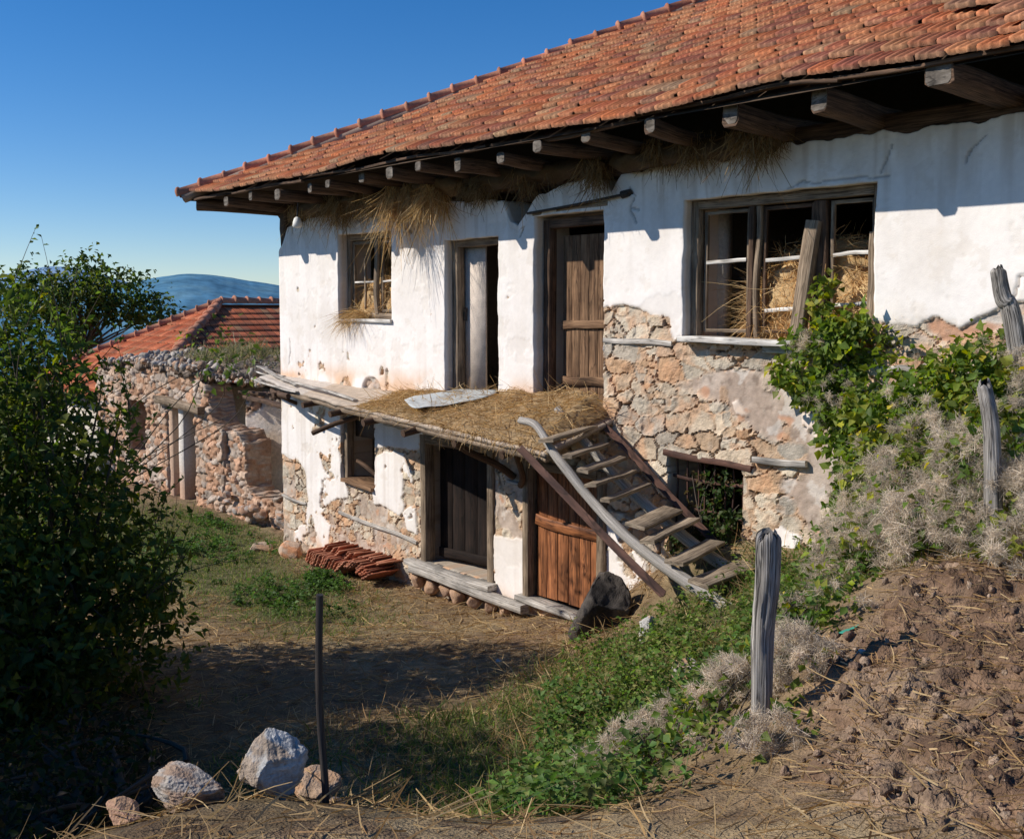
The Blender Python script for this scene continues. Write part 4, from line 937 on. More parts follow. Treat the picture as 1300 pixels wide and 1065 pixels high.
sc_ = mix((.40, .44, .45), (.52, .53, .52), fbm(Vs[:, 0], Vs[:, 1], 6, 4, 67)); sc_ = mix(sc_, (.30, .27, .24), sstep(.6, .75, fbm(Vs[:, 0], Vs[:, 1], 5, 4, 68)) * .6)
o = obj_np('metal_sheet', Vs - [4.9, -.45, 2.65], [F1, F1[:, ::-1] + nv, rim], mat_col('zinc', .55, (12, 60), .2, .15, .005, .5), None, sc_, smooth=False); o.location = (4.9, -.45, 2.65)
tag(o, 'bent pale grey metal sheet lying on the straw of the balcony', 'metal sheet')

# ------------------------------------------------------------------ stacked roof tiles by the wall
def loose_tile():
    m = len(TPX); V = []; 
    for v in np.linspace(0, .40, 4): V.append(np.stack([TPX - .107, TPX * 0 + v - .2, TPH], -1))
    T_ = np.array(V); B_ = T_ - [0, 0, .016]; nn = 4 * m
    F = grid_faces(4, m); i = np.arange(nn).reshape(4, m); ring = np.concatenate([i[:, 0], i[-1, 1:], i[-2::-1, -1], i[0, -2:0:-1]]); rn = np.roll(ring, -1)
    V = np.concatenate([T_.reshape(-1, 3), B_.reshape(-1, 3)]); C = np.array((.40, .165, .095)) * (.8 + .4 * RNG.random((len(V), 1)))
    return V, [F[:, ::-1], F + nn, np.stack([ring, rn, rn + nn, ring + nn], -1)], C
V, F, C = loose_tile(); proto = obj_np('roof_tile', V, F, M_tile, None, C)
mats = [proto.data]
for k in range(3):
    d = proto.data.copy(); a = d.attributes['Col']; cc = np.zeros(len(d.vertices) * 4, np.float32); a.data.foreach_get('color', cc)
    cc = cc.reshape(-1, 4); cc[:, :3] *= np.array([(1.2, 1.25, 1.3), (.7, .68, .7), (1.05, .85, .8)][k]); a.data.foreach_set('color', cc.ravel()); mats.append(d)
rr_ = random.Random(9); spots = []
for k in range(27):                                   # leaning row at the left
    t = k / 26; spots.append((1.45 + 1.0 * t, -.20 - .06 * math.sin(t * 3), .15, .5 + .25 * t))
for k in range(26):                                   # flatter row at the right
    t = k / 25; spots.append((2.42 + .72 * t + .08 * (k % 3 == 0), -.26, .17 + .10 * math.sin(t * PI), .95 + .25 * t))
for k in range(14): spots.append((1.75 + .11 * k, -.1, .30, .95 + .02 * k))
for k, (x, y, z, lean) in enumerate(spots):
    q = proto if k == 0 else proto.copy()
    if k: COL.objects.link(q)
    q.data = mats[rr_.randrange(4)]
    q.location = (x, y + rr_.uniform(-.05, .03), z + float(H0(x, y)) * .6 + rr_.uniform(-.01, .015))
    q.rotation_euler = (rr_.uniform(-.06, .06), -(PI / 2 - (lean * .9)) + rr_.uniform(-.07, .07), rr_.uniform(-.12, .12))
    tag(q, 'red clay roof tile in the leaning stack at the foot of the white wall', 'roof tile', 'roof tiles stacked against the house wall', 'thing')

# ------------------------------------------------------------------ stones, log, posts
def gz_(x, y): return float(HT(np.array([x]), np.array([y]))[0])
rock('boulder', (.83, -.30, .08), (.24, .19, .17), 3, 'orange stained boulder at the foot of the house corner by the tile stack', col=(.5, .36, .26), col2=(.55, .27, .14))
rock('boulder', (.15, -.5, .04), (.26, .18, .12), 4, 'flat buff boulder in the grass left of the orange stained boulder', col=(.40, .30, .22))
rock('rock', (10.94, -6.05, 1.915), (.155, .14, .19), 11, 'big jagged pale grey rock on the edge of the foreground terrace', col=(.43, .42, .40), col2=(.33, .26, .20), sub=6, cuts=22, rot=.7, rough=.10)
rock('rock', (10.74, -6.30, 1.825), (.18, .13, .10), 12, 'wide brown and grey rock left of the big jagged pale rock', col=(.33, .23, .165), col2=(.37, .33, .29), sub=6, cuts=16, rough=.11, rot=.5)
rock('rock', (10.62, -6.54, 1.77), (.10, .08, .05), 13, 'low rusty brown rock at the left end of the terrace rocks', col=(.40, .24, .16), sub=5, rough=.1)
rock('rock', (10.88, -5.80, 1.73), (.12, .10, .07), 14, 'small brown rock behind the foot of the iron rod', col=(.38, .27, .19), sub=5, rough=.1)
rock('rock', (9.9, -5.1, .95), (.18, .15, .13), 15, 'small bluish grey rock in the shade behind the terrace rocks', col=(.42, .44, .48), sub=4)
rock('rock', (10.10, -2.36, 1.17), (.13, .10, .15), 16, 'smooth grey stone half buried in the green weeds of the bank', col=(.46, .42, .39), sub=4, cuts=8)
rock('rock', (9.02, -1.50, .92), (.12, .10, .24), 17, 'knobbly upright grey rock below the foot of the ladder stair', col=(.44, .42, .39), sub=5, rough=.12)
rock('rock', (9.55, -1.15, 1.22), (.16, .13, .12), 18, 'pale rounded stone at the lower end of the ladder stair', col=(.52, .50, .47), sub=4)
rock('rock', (12.05, -3.40, 2.02), (.07, .05, .07), 19, 'little white stone in the middle of the dirt mound', col=(.6, .56, .52), sub=3)
rock('rock', (7.3, -1.7, .36), (.06, .05, .05), 20, 'small white stone lying in the shaded yard', col=(.6, .56, .52), sub=3)
# stones under the thresholds
for k, (x, z, s) in enumerate([(3.75, .18, .12), (4.05, .15, .13), (4.36, .17, .12), (4.62, .14, .15), (4.95, .16, .12), (5.25, .18, .11), (5.55, .17, .10)]):
    rock('rock', (x, -.08, z), (s, .11, .11), 60 + k, 'reddish footing stone under the threshold boards of the dark doorway', 'rock', 'footing stones under the doorway', col=(.42, .27, .18), sub=3)
# blackened slab of trunk leaning by the russet door
V, F, C = rock_mesh(77, (.30, .24, .46), sub=5, col=(.085, .072, .062), col2=(.035, .030, .027), cuts=6, rough=.07)
C = C * (.7 + .7 * fbm(np.arctan2(V[:, 1], V[:, 0]) * 4, V[:, 2] * 1.2, 2.2, 4, 78))[:, None]; tp = sstep(.28, .45, V[:, 2]); C = mix(C, (.24, .20, .165), tp * .75)
V = V @ np.array(Matrix.Rotation(math.radians(34), 3, 'Y')).T
o = obj_np('log', V, [F], M_stone, None, C, smooth=False); o.location = (7.93, -.98, .86)
tag(o, 'thick blackened stump of tree trunk leaning beside the russet door', 'log')

def fence_post(pts, r0, r1, label, seed, sides=30, mat=W_grey):
    P = curve(pts, 46) if len(pts) > 2 else line(pts[0], pts[1], 46, .01, seed)
    rng = np.random.default_rng(seed); th = np.arange(sides) / sides * 2 * PI
    t = np.linspace(0, 1, 46); R_ = np.interp(t, [0, 1], [r0, r1])
    gro = 1 + .10 * (fbm(np.repeat(th[None] * 3.2, 46, 0), np.repeat(t[:, None] * 1.6, sides, 1), 1.4, 4, seed, .6) - .5) * 2 - .16 * sstep(.10, .0, np.abs(fbm(np.repeat(th[None] * 2.1, 46, 0), np.repeat(t[:, None] * 2.5, sides, 1), 1.3, 3, seed + 7) - .5)) + .12 * np.exp(-((t[:, None] - .55) / .04) ** 2 - ((th[None] - 4.2) / .5) ** 2) + .10 * np.cos(th * 2 + seed)[None]
    gro[-3:] *= np.array([.97, .85, .55])[:, None]
    T = norm(np.gradient(P, axis=0)); S = norm(np.cross(T, (0, 1, 0))); U_ = np.cross(S, T)
    V = P[:, None] + (np.cos(th)[None, :, None] * S[:, None] + np.sin(th)[None, :, None] * U_[:, None]) * (R_[:, None] * gro)[..., None]
    V[-4:, :, 2] += (.11 * (fbm(th * 1.3, th * 0 + seed, 1.5, 3, seed)[None] - .55) + .03 * (rng.random((1, sides)) - .5)) * np.array([.3, .6, 1, 1])[:, None]
    d = t * np.linalg.norm(P[-1] - P[0]); G = np.stack([np.repeat(d[:, None], sides, 1), np.repeat(th[None] * .075, 46, 0), np.zeros((46, sides))], -1)
    i = np.arange(46 * sides).reshape(46, sides); j = np.roll(i, -1, 1)
    F = [np.stack([i[:-1], i[1:], j[1:], j[:-1]], -1).reshape(-1, 4), i[-1][None]]
    o = obj_np('fence_post', V.reshape(-1, 3) - P[0], F, mat, None, guv=G.reshape(-1, 3), smooth=False); o.location = P[0]
    return tag(o, label, 'fence post', 'weathered fence posts')
fence_post([(11.78, -3.87, 1.55), (11.785, -3.87, 1.85), (11.77, -3.85, 2.2), (11.77, -3.82, 2.45), (11.75, -3.79, 2.685)], .046, .064, 'thick cracked grey fence post standing in the foreground at the foot of the dirt mound', 3)
fence_post([(12.05, -1.94, 2.2), (12.02, -1.95, 3.0), (11.96, -1.95, 3.33)], .06, .045, 'short grey fence post sticking out of the creeper, middle of the three', 4)
fence_post([(11.80, -.70, 2.5), (11.64, -.79, 3.65), (11.58, -.84, 3.85), (11.55, -.87, 4.05)], .075, .05, 'grey fence post leaning left above the creeper in front of the white wall', 5)
# iron rod and wire
o = pole('iron_rod', [(11.10, -5.94, 1.4), (11.13, -5.93, 2.64)], .0155, .015, W_iron, None, 170, .03, 12, 10); into(o, tag(o, 'upright dark iron rod in the foreground beside the terrace rocks', 'rod')); 
P = curve([(11.13, -5.93, 2.53), (10.95, -6.13, 2.525), (10.78, -6.33, 2.53), (10.68, -6.45, 2.50), (10.66, -6.47, 2.36), (10.68, -6.44, 2.2)], 30)
V, F, G = loft(P, circ(.0008, 5), (0, 0, 1)); tag(obj_np('wire', V, F, W_rust, None, guv=G), 'thin broken wire hanging off the left of the iron rod', 'wire')
# driftwood stick and green scrap on the mound
o = pole('stick', [(12.05, -2.45, 2.28), (12.2, -2.35, 2.33), (12.42, -2.38, 2.31), (12.65, -2.4, 2.33)], .022, .012, W_grey, None, 175, .25, 20, 8); tag(o, 'bare grey stick lying on top of the dirt mound', 'stick')
mb = MB(); V = np.array([(-.05, -.02, 0), (0, -.05, .015), (.05, -.01, .05), (.045, .04, .06), (0, .02, .03), (-.04, .03, .01)]); mb.add(V, [np.array([(0, 1, 4, 5)]), np.array([(1, 2, 3, 4)])], (.05, .30, .22))
o = mb.build('plastic_scrap', M_paint); o.location = (11.80, -3.12, 2.04); tag(o, 'torn green plastic scrap on the edge of the dirt mound', 'litter')

# ------------------------------------------------------------------ dirt mound
mx = np.arange(11.0, 14.9, .013); my = np.arange(-5.6, -1.2, .013); gx, gy = np.meshgrid(mx, my, indexing='ij')
im = inmound(gx, gy); z = H0(gx, gy) + .07 * (fbm(gx, gy, 1.3, 4, 5) - .5) + .035 * (fbm(gx, gy, 6, 3, 8) - .5)
cl = fbm(gx, gy, 8, 5, 201, .6); rid = np.abs(fbm(gx, gy, 3.2, 4, 203) - .5) * 2
z = z + im * (.05 + .16 * (cl - .5) + .11 * (rid - .3) + .055 * (fbm(gx, gy, 24, 3, 209) - .5)) - .10 * (1 - im)
c = mix((.255, .16, .10), (.14, .085, .053), sstep(.35, .65, cl)); c = mix(c, (.36, .255, .17), sstep(.5, .75, fbm(gx, gy, 3, 4, 205)) * .7); c = mix(c, (.13, .085, .06), sstep(.6, .75, fbm(gx, gy, 14, 3, 207)) * .6)
tag(obj_np('dirt_mound', np.stack([gx, gy, z], -1), [grid_faces(*gx.shape)], M_ground, None, c.reshape(-1, 3), smooth=True), 'mound of crumbly brown earth in the right foreground', 'earth mound', kind='structure')
def MZ(x, y):
    im = inmound(x, y); z = H0(x, y) + .07 * (fbm(x, y, 1.3, 4, 5) - .5) + .035 * (fbm(x, y, 6, 3, 8) - .5)
    return z + im * (.05 + .16 * (fbm(x, y, 8, 5, 201, .6) - .5) + .11 * (np.abs(fbm(x, y, 3.2, 4, 203) - .5) * 2 - .3))
rng = np.random.default_rng(71); mb = MB()
bm = bmesh.new(); bmesh.ops.create_icosphere(bm, subdivisions=2, radius=1); IV = np.array([v.co[:] for v in bm.verts]); IF = np.array([[v.index for v in f.verts] for f in bm.faces]); bm.free()
cnt = 0
while cnt < 1500:
    x = rng.uniform(11.2, 14.6); y = rng.uniform(-5.3, -1.4)
    if inmound(np.array([x]), np.array([y]))[0] < rng.random() * .8 + .1: continue
    s = .005 + .024 * rng.random() ** 4
    V = IV * (1 + .9 * (rng.random((len(IV), 1)) - .5)) * s * (.6 + .8 * rng.random(3)) + [x, y, float(MZ(np.array([x]), np.array([y]))[0]) + s * .3]
    mb.add(V, [IF], np.array([(.29, .20, .135), (.33, .24, .17), (.20, .13, .09), (.26, .175, .12)][rng.integers(4)]) * (.6 + .8 * rng.random())); cnt += 1
tag(mb.build('soil_clods', M_ground), 'crumbs and clods of brown soil over the dirt mound', 'soil', kind='stuff')
def ground_straw(name, label, n, sampler, seed, ln=(.08, .35), wd=.006, zf=HT, k=1., tilt=.12):
    rng = np.random.default_rng(seed); x, y = sampler(rng, n); z = zf(x, y); mb = MB(); n = len(x)
    strands(mb, np.stack([x, y, z + .012], -1), rng.normal(size=(n, 3)) * [1, 1, tilt] + [0, 0, .05], rng.uniform(*ln, n), wd * (.6 + .8 * rng.random(n)), hay_cols(n, rng, k), .08, 3, .15, rng)
    return tag(mb.build(name, M_straw), label, 'straw', kind='stuff')
def samp_m(rng, n):
    x = rng.uniform(11.2, 14.5, n * 2); y = rng.uniform(-5.3, -1.4, n * 2); k = inmound(x, y) > rng.random(n * 2) * .9; return x[k][:n], y[k][:n]
ground_straw('mound_straw', 'bleached straw and twigs scattered over the dirt mound', 6500, samp_m, 72, (.015, .16), .0042, MZ, .9)
def samp_y(rng, n):
    x = rng.uniform(-1, 10.8, n); y = -.05 - 6 * rng.random(n) ** 1.15
    k = (green(x, y) < .55 + .3 * rng.random(n)) & ~((x > 7.2) & (y > -.9)); return x[k], y[k]
ground_straw('yard_straw', 'dry straw littering the yard', 17000, samp_y, 73, (.06, .28), .0065, HT, .85)
def samp_b(rng, n):
    x = rng.uniform(7.4, 11.2, n); y = rng.uniform(-4.6, -.1, n); k = (inmound(x, y) < .5) & (HT(x, y) > .42) & (fbm(x, y, 1.6, 3, 511) > .42); return x[k], y[k]
ground_straw('bank_straw', 'dry stalks and dead grass between the weeds of the bank', 9000, samp_b, 75, (.06, .3), .0055, HT, .85, .8)
def samp_t(rng, n):
    x = rng.uniform(9.8, 14.2, n); y = rng.uniform(-8, -4.2, n); k = HT(x, y) > .8; return x[k], y[k]
ground_straw('terrace_straw', 'dry stalks over the foreground terrace', 4200, samp_t, 74, (.06, .3), .005, HT, .8)

# ------------------------------------------------------------------ grass and weeds
def grass(name, label, n, xr, yr, seed, h=(.04, .14), k=1., wd=.007, dens=green, thr=.25):
    rng = np.random.default_rng(seed); x = rng.uniform(*xr, n); y = rng.uniform(*yr, n); g_ = dens(x, y)
    kk = (g_ > thr + .6 * rng.random(n)) & (inmound(x, y) < .5) & ~((x > 0) & (y > -.03)); x = x[kk]; y = y[kk]; n = len(x)
    z = HT(x, y); pal = np.array([(.12, .19, .035), (.09, .15, .028), (.17, .23, .05), (.26, .24, .09), (.38, .31, .15)])
    c = pal[rng.choice(5, n, p=[.28, .24, .2, .14, .14])] * (.6 + .7 * rng.random((n, 1))) * k
    mb = MB(); D = np.stack([.5 * rng.normal(size=n), .5 * rng.normal(size=n), np.ones(n)], -1)
    strands(mb, np.stack([x, y, z - .01], -1), D, rng.uniform(*h, n) * (.5 + 1.0 * fbm(x, y, 2.5, 3, seed)), wd, c, .35, 3, .25, rng)
    return tag(mb.build(name, M_leaf), label, 'grass', kind='stuff')
grass('yard_grass', 'short green grass patches in the yard', 62000, (-6, 6.5), (-4.5, 0.3), 81, (.03, .12), thr=.12)
grass('bank_grass', 'taller green grass on the bank and terrace foot', 30000, (7.6, 12), (-6.2, -.05), 82, (.06, .2))
def weeds(name, label, spots, seed, L=.05, cols=((.07, .145, .025), (.055, .11, .02), (.10, .18, .035)), hgt=.22, per=26, asp=.7):
    rng = np.random.default_rng(seed); mb = MB(); s = np.asarray(spots); n = len(s)
    hh = hgt * (.4 + .9 * rng.random(n)); zz = HT(s[:, 0], s[:, 1])
    lean = rng.normal(size=(n, 2)) * .25
    k = n * per; t = rng.random(k); r = np.repeat(np.arange(n), per)
    P = np.stack([s[r, 0] + lean[r, 0] * hh[r] * t + rng.normal(size=k) * .035, s[r, 1] + lean[r, 1] * hh[r] * t + rng.normal(size=k) * .035, zz[r] + hh[r] * (.15 + .85 * t)], -1)
    T = norm(np.stack([rng.normal(size=k), rng.normal(size=k), .1 + .3 * rng.normal(size=k)], -1)); Nn = norm(np.array([0, 0, 1.]) + .45 * rng.normal(size=(k, 3)))
    c = np.asarray(cols)[rng.integers(0, len(cols), k)] * np.repeat(.7 + .6 * rng.random((n, 1)), per, 0) * (.75 + .5 * rng.random((k, 1)))
    sz = L * (.5 + .9 * rng.random(k)); leaves(mb, P, Nn, T, sz, sz * asp, c, .15, .2)
    st = s; strands(mb, np.stack([st[:, 0], st[:, 1], zz - .01], -1), np.stack([lean[:, 0], lean[:, 1], np.ones(n)], -1), hh, .006, np.repeat([[.12, .15, .05]], n, 0), 0, 3, .05, rng)
    return tag(mb.build(name, M_leaf), label, 'weeds', kind='stuff')
rng = np.random.default_rng(90)
def spots_in(ells, n, rng):
    out_ = []
    for (cx_, cy_, rx, ry, w) in ells:
        q = rng.normal(size=(int(n * w), 2)) * .55; out_.append(np.stack([cx_ + q[:, 0] * rx, cy_ + q[:, 1] * ry], -1))
    s = np.concatenate(out_); return s[(s[:, 1] < -.06) & ((s[:, 0] < 7) | (s[:, 1] > -1.7) | (s[:, 0] > 8.3 + .8 * (-s[:, 1] - 1.7))) & (inmound(s[:, 0], s[:, 1]) < .35)]
weeds('bank_weeds', 'leafy green weeds covering the bank below the ladder stair', spots_in([(9.6, -2.2, .9, .8, .3), (10.3, -3.0, .55, .9, .3), (9.0, -1.6, .8, .4, .12), (9.9, -.6, .7, .4, .15), (10.5, -1.5, .6, .7, .25)], 330, rng), 91, .045, ((.14, .23, .04), (.10, .18, .03), (.20, .27, .05), (.26, .25, .09)), .24, 24)
weeds('terrace_weeds', 'bright green nettles at the bottom of the bank in front of the old post', spots_in([(10.45, -3.9, .45, .55, .5), (9.6, -3.1, .6, .6, .35), (10.8, -3.1, .4, .5, .3), (10.9, -4.4, .4, .5, .4), (11.2, -3.0, .4, .6, .35), (11.4, -4.6, .4, .3, .2)], 150, rng), 92, .048, ((.09, .18, .035), (.13, .22, .045), (.17, .20, .06)), .24)
weeds('yard_weeds', 'low green weeds near the house corner and tile stack', spots_in([(2.6, -.8, .35, .2, .35), (-.6, -1.3, 1.2, .8, .4), (3.2, -1.6, 1.2, .5, .3), (-2.2, .0, 1.0, .4, .4)], 200, rng), 93, .05, hgt=.16)

# ------------------------------------------------------------------ creepers (old man's beard) on the right
GREENS = [(.11, .18, .024), (.08, .135, .018), (.16, .215, .028), (.24, .26, .04)]
def seed_heads(name, blobs, n, parent, seed, r=.04, cut=None, k=1., thr_=.48):
    rng = np.random.default_rng(seed); C, N_ = blob_points(blobs, n, rng, .88)
    cl = fbm(C[:, 0] + C[:, 2] * .7, C[:, 2] + C[:, 1], 3.0, 3, seed); keep_ = cl > thr_
    if cut is not None: keep_ &= cut(C)
    C = C[keep_]; N_ = N_[keep_]; n = len(C); f = 120; mb = MB()
    dd = norm(rng.normal(size=(n * f, 3))) * (rng.random((n * f, 1)) ** .5); P = np.repeat(C + N_ * .02, f, 0) + dd * np.repeat(r * (.5 + .6 * rng.random(n)), f)[:, None]; D = norm(rng.normal(size=(n * f, 3)) + .6 * dd)
    col = np.repeat(np.array([(.60, .51, .40)]) * (.65 + .6 * rng.random((n, 1))) * k, f, 0) * (.7 + .6 * rng.random((n * f, 1)))
    rad = r * (.18 + .38 * rng.random(n * f))
    strands(mb, P, D, rad, .0024, col, .05, 2, 1.3, rng)
    return mb.build(name, M_fluff, parent)
def stems(name, pts, parent, seed, r=.008):
    mb = MB()
    for k, p in enumerate(pts):
        V, F, G = loft(curve(p, 24), circ(1, 6), (.2, .9, .3), np.linspace(r, r * .5, 24), .1, seed + k); mb.add(V, F, None, G)
    return mb.build(name, W_bark, parent)
outw = lambda C: C[:, 1] < -.02
v = thing('climbing_vine', 'yellow green creeper climbing the wall up into the wide window', 'vine', (9.9, -.1, 2.9))
vb = [(9.75, -.12, 3.30, .34, .13, .34), (10.0, -.10, 3.52, .30, .12, .24), (9.95, -.14, 2.98, .3, .14, .3), (9.55, -.1, 3.12, .22, .08, .2), (10.15, -.14, 2.65, .26, .16, .32)]
fo, cc = foliage('leaves', vb, 330, 7, .08, M_leaf, v, [(.13, .20, .03), (.10, .16, .025), (.18, .23, .04)], 101, .08, .4, .75, cut=outw, light=.12); into(fo, v)
vt = [(9.75, -.05, 3.95, .12, .06, .1), (9.72, -.06, 3.75, .14, .06, .12), (9.9, -.05, 3.62, .22, .08, .1), (10.35, -.06, 3.58, .18, .05, .06), (9.32, -.07, 3.22, .10, .05, .16)]
fo, _ = foliage('leaves', vt, 60, 5, .08, M_leaf, v, [(.14, .20, .03), (.19, .22, .04)], 102, .06, .2, .8, light=.2); into(fo, v)
into(stems('stems', [[(10.2, -.1, 2.0), (9.9, -.08, 2.9), (9.7, -.05, 3.5), (9.75, -.03, 4.0)], [(10.1, -.12, 2.6), (9.7, -.08, 3.1), (9.3, -.05, 3.2)], [(10.0, -.1, 3.4), (10.25, -.08, 3.55), (10.5, -.08, 3.6)]], v, 5), v)
into(seed_heads('seed_heads', [(9.72, -.16, 3.32, .26, .12, .24), (9.9, -.2, 3.0, .2, .1, .2)], 60, v, 103), v)

v = thing('clematis_thicket', 'tall clematis thicket against the white wall behind the leaning post', 'vine', (11.2, -.5, 2.4))
vb = [(10.45, -.30, 2.70, .42, .28, .48), (10.9, -.36, 3.02, .5, .34, .42), (11.35, -.5, 3.15, .5, .42, .42), (10.55, -.42, 2.25, .42, .34, .5), (11.0, -.6, 2.6, .55, .45, .55), (11.6, -.75, 2.75, .55, .5, .62), (12.1, -.6, 3.2, .5, .5, .4), (10.35, -.3, 1.95, .3, .25, .35)]
fo, cc = foliage('leaves', vb, 1500, 7, .075, M_leaf, v, GREENS, 111, .085, .55, .75, cut=outw, light=.05); into(fo, v)
rng = np.random.default_rng(112); into(branches('stems', (11.2, -.4, 1.9), cc[rng.integers(0, len(cc), 46)], .014, W_bark, v, 113), v)
into(seed_heads('seed_heads', [(b[0], b[1] - .03, b[2], b[3], b[4], b[5]) for b in vb[2:]] , 900, v, 114, .042), v)

v = thing('clematis_thicket', 'grey fluffy clematis sprawling over the fence between the mound and the thicket', 'vine', (11.6, -1.6, 2.3))
vb = [(11.0, -1.0, 2.25, .45, .4, .42), (11.45, -1.25, 2.5, .5, .42, .48), (11.95, -1.55, 2.70, .45, .4, .45), (11.25, -1.6, 2.15, .45, .4, .28), (11.75, -1.85, 2.38, .45, .35, .30), (12.3, -1.75, 2.55, .4, .35, .38), (10.75, -1.1, 1.9, .35, .35, .32), (12.5, -2.2, 2.5, .35, .3, .26), (10.85, -1.6, 1.75, .35, .3, .25)]
fo, cc = foliage('leaves', vb, 760, 6, .06, M_leaf, v, GREENS, 121, .085, .55, .75, light=.03); into(fo, v)
rng = np.random.default_rng(122); into(branches('stems', (11.6, -1.5, 1.9), cc[rng.integers(0, len(cc), 60)], .010, W_bark, v, 123), v)
into(seed_heads('seed_heads', vb, 2300, v, 124, .046, thr_=.41), v)

v = thing('clematis_clump', 'pale fluffy clematis clump around the foot of the foreground post', 'vine', (11.5, -3.9, 1.6))
vb = [(x_, y_, gz_(x_, y_) + h_, r_, r_, r_ * .8) for x_, y_, h_, r_ in [(11.2, -3.65, .08, .17), (11.42, -3.88, .09, .17), (11.5, -3.62, .09, .16), (11.72, -4.08, .07, .15), (11.9, -4.22, .05, .14), (12.02, -4.06, .05, .12), (11.58, -4.12, .09, .17), (11.32, -4.02, .1, .19), (11.3, -3.45, .09, .16), (11.72, -3.45, .08, .16), (11.6, -3.18, .08, .15), (11.66, -2.95, .07, .14), (11.5, -2.62, .07, .15), (11.1, -3.95, .1, .18), (11.9, -3.8, .04, .1), (11.35, -2.9, .08, .16), (11.15, -4.25, .08, .17), (11.45, -4.35, .07, .15), (11.0, -3.4, .08, .16)]]
fo, cc = foliage('leaves', vb, 170, 5, .05, M_leaf, v, GREENS, 131, .06, .5, .7); into(fo, v)
rng = np.random.default_rng(132); into(branches('stems', (11.5, -3.9, 1.4), cc[rng.integers(0, len(cc), 26)], .006, W_bark, v, 133, .1), v)
into(seed_heads('seed_heads', vb, 1500, v, 134, .036), v)
v = thing('ivy', 'dark creeper filling the barred opening in the stone wall', 'vine', (8.4, .1, 1.6))
vb = [(8.35, .12, 1.55, .36, .08, .32), (8.5, .10, 1.95, .34, .07, .3), (8.7, .04, 1.5, .25, .1, .3), (8.25, .02, 1.4, .35, .12, .2), (8.75, -.06, 1.6, .18, .08, .2)]
fo, _ = foliage('leaves', vb, 260, 6, .06, M_leaf, v, [(.04, .075, .016), (.06, .09, .02), (.09, .07, .03)], 141, .06, .3, .75); into(fo, v)
rng = np.random.default_rng(142); into(branches('stems', (8.6, -.02, 1.3), [(8.2, .08, 2.1), (8.5, .06, 2.2), (8.8, .04, 1.9), (9.0, -.3, 1.5), (8.9, -.25, 1.75), (8.5, -.2, 1.8), (9.2, -.35, 1.45)], .008, W_bark, v, 143, .1), v)

# ------------------------------------------------------------------ trees and bushes
TG = [(.048, .085, .015), (.065, .105, .018), (.09, .135, .022), (.14, .165, .03)]
def shoots(name, starts, n, par, seed, L=.09, cols=((.13, .20, .03), (.10, .16, .025), (.17, .22, .04))):
    rng = np.random.default_rng(seed); mb = MB()
    for k in range(n):
        s = np.asarray(starts[rng.integers(len(starts))]); d = norm(np.array([.5 * rng.normal(), .5 * rng.normal(), .9])); ln_ = .3 + .5 * rng.random()
        bend = rng.normal(size=3) * .25; t = np.linspace(0, 1, 9)[:, None]; P = s + d * ln_ * t + bend * ln_ * t ** 2
        V, F, G = loft(P, circ(1, 4), (.9, .3, .1), np.linspace(.006, .002, 9), 0, k); mb.add(V, F, (.13, .10, .06))
        m = int(10 + 10 * rng.random()); tt = rng.random(m); i = tt * 8; i0 = np.minimum(i.astype(int), 7); q = P[i0] + (P[i0 + 1] - P[i0]) * (i - i0)[:, None]
        T = norm(d * .6 + rng.normal(size=(m, 3)) * .7); N_ = norm(np.array([0, 0, 1.]) + .7 * rng.normal(size=(m, 3))); sz = L * (.4 + .9 * rng.random(m)) * (1.1 - .5 * tt)
        leaves(mb, q, N_, T, sz, sz * .5, np.asarray(cols)[rng.integers(0, len(cols), m)] * (.7 + .6 * rng.random((m, 1))), .2, .3)
    a_ = mb.build(name, M_leaf, par); into(a_, par)
def bush(name, label, base, blobs, ncl, per, L, seed, cat='bush', r0=.045, cols=TG, nb=60, spread=.16, light=.01):
    t = thing(name, label, cat, base)
    fo, cc = foliage('crown', blobs, ncl, per, L, M_leaf, t, cols, seed, spread, .5, .55, light=light); into(fo, t)
    rng = np.random.default_rng(seed + 1); into(branches('branches', base, cc[rng.integers(0, len(cc), nb)], r0, W_bark, t, seed + 2), t)
    return t
tb = bush('tall_bush', 'big dark leafy bush filling the left side of the yard', (4.9, -5.3, .2),
     [(4.5, -5.6, 3.25, 1.0, 1.0, .85), (5.0, -5.3, 2.75, .95, .9, .75), (4.6, -5.2, 1.9, 1.2, 1.1, 1.0), (5.3, -5.05, 1.45, .9, .85, .9), (5.5, -5.05, .85, .95, .85, .75), (4.8, -5.2, .9, 1.3, 1.2, .9), (5.1, -6.2, 1.4, 1.3, 1.1, 1.3), (5.6, -6.5, 2.5, .8, .7, .9), (6.1, -5.9, 1.0, .8, .7, .8)], 2500, 8, .10, 201, nb=130, light=.07)
_r = np.random.default_rng(207); _P, _ = blob_points([(4.6, -5.5, 3.2, .95, .95, .85), (5.1, -5.2, 2.7, .95, .9, .75), (5.0, -5.0, 2.0, .9, .9, .8), (5.6, -5.0, 1.3, .8, .75, .7)], 260, _r, .85)
shoots('shoots', _P[_P[:, 2] > .9], 150, tb, 208)
bush('shrub', 'dark shrub beside the big bush outside the left of the yard', (2.0, -9.2, .4), [(2.0, -9.2, 2.6, 1.6, 1.5, 1.9), (3.0, -8.7, 1.6, 1.3, 1.2, 1.3), (1.2, -9.0, 4.0, 1.0, 1.0, .9), (4.2, -9.4, 2.2, 1.4, 1.2, 1.6)], 1700, 8, .12, 211)
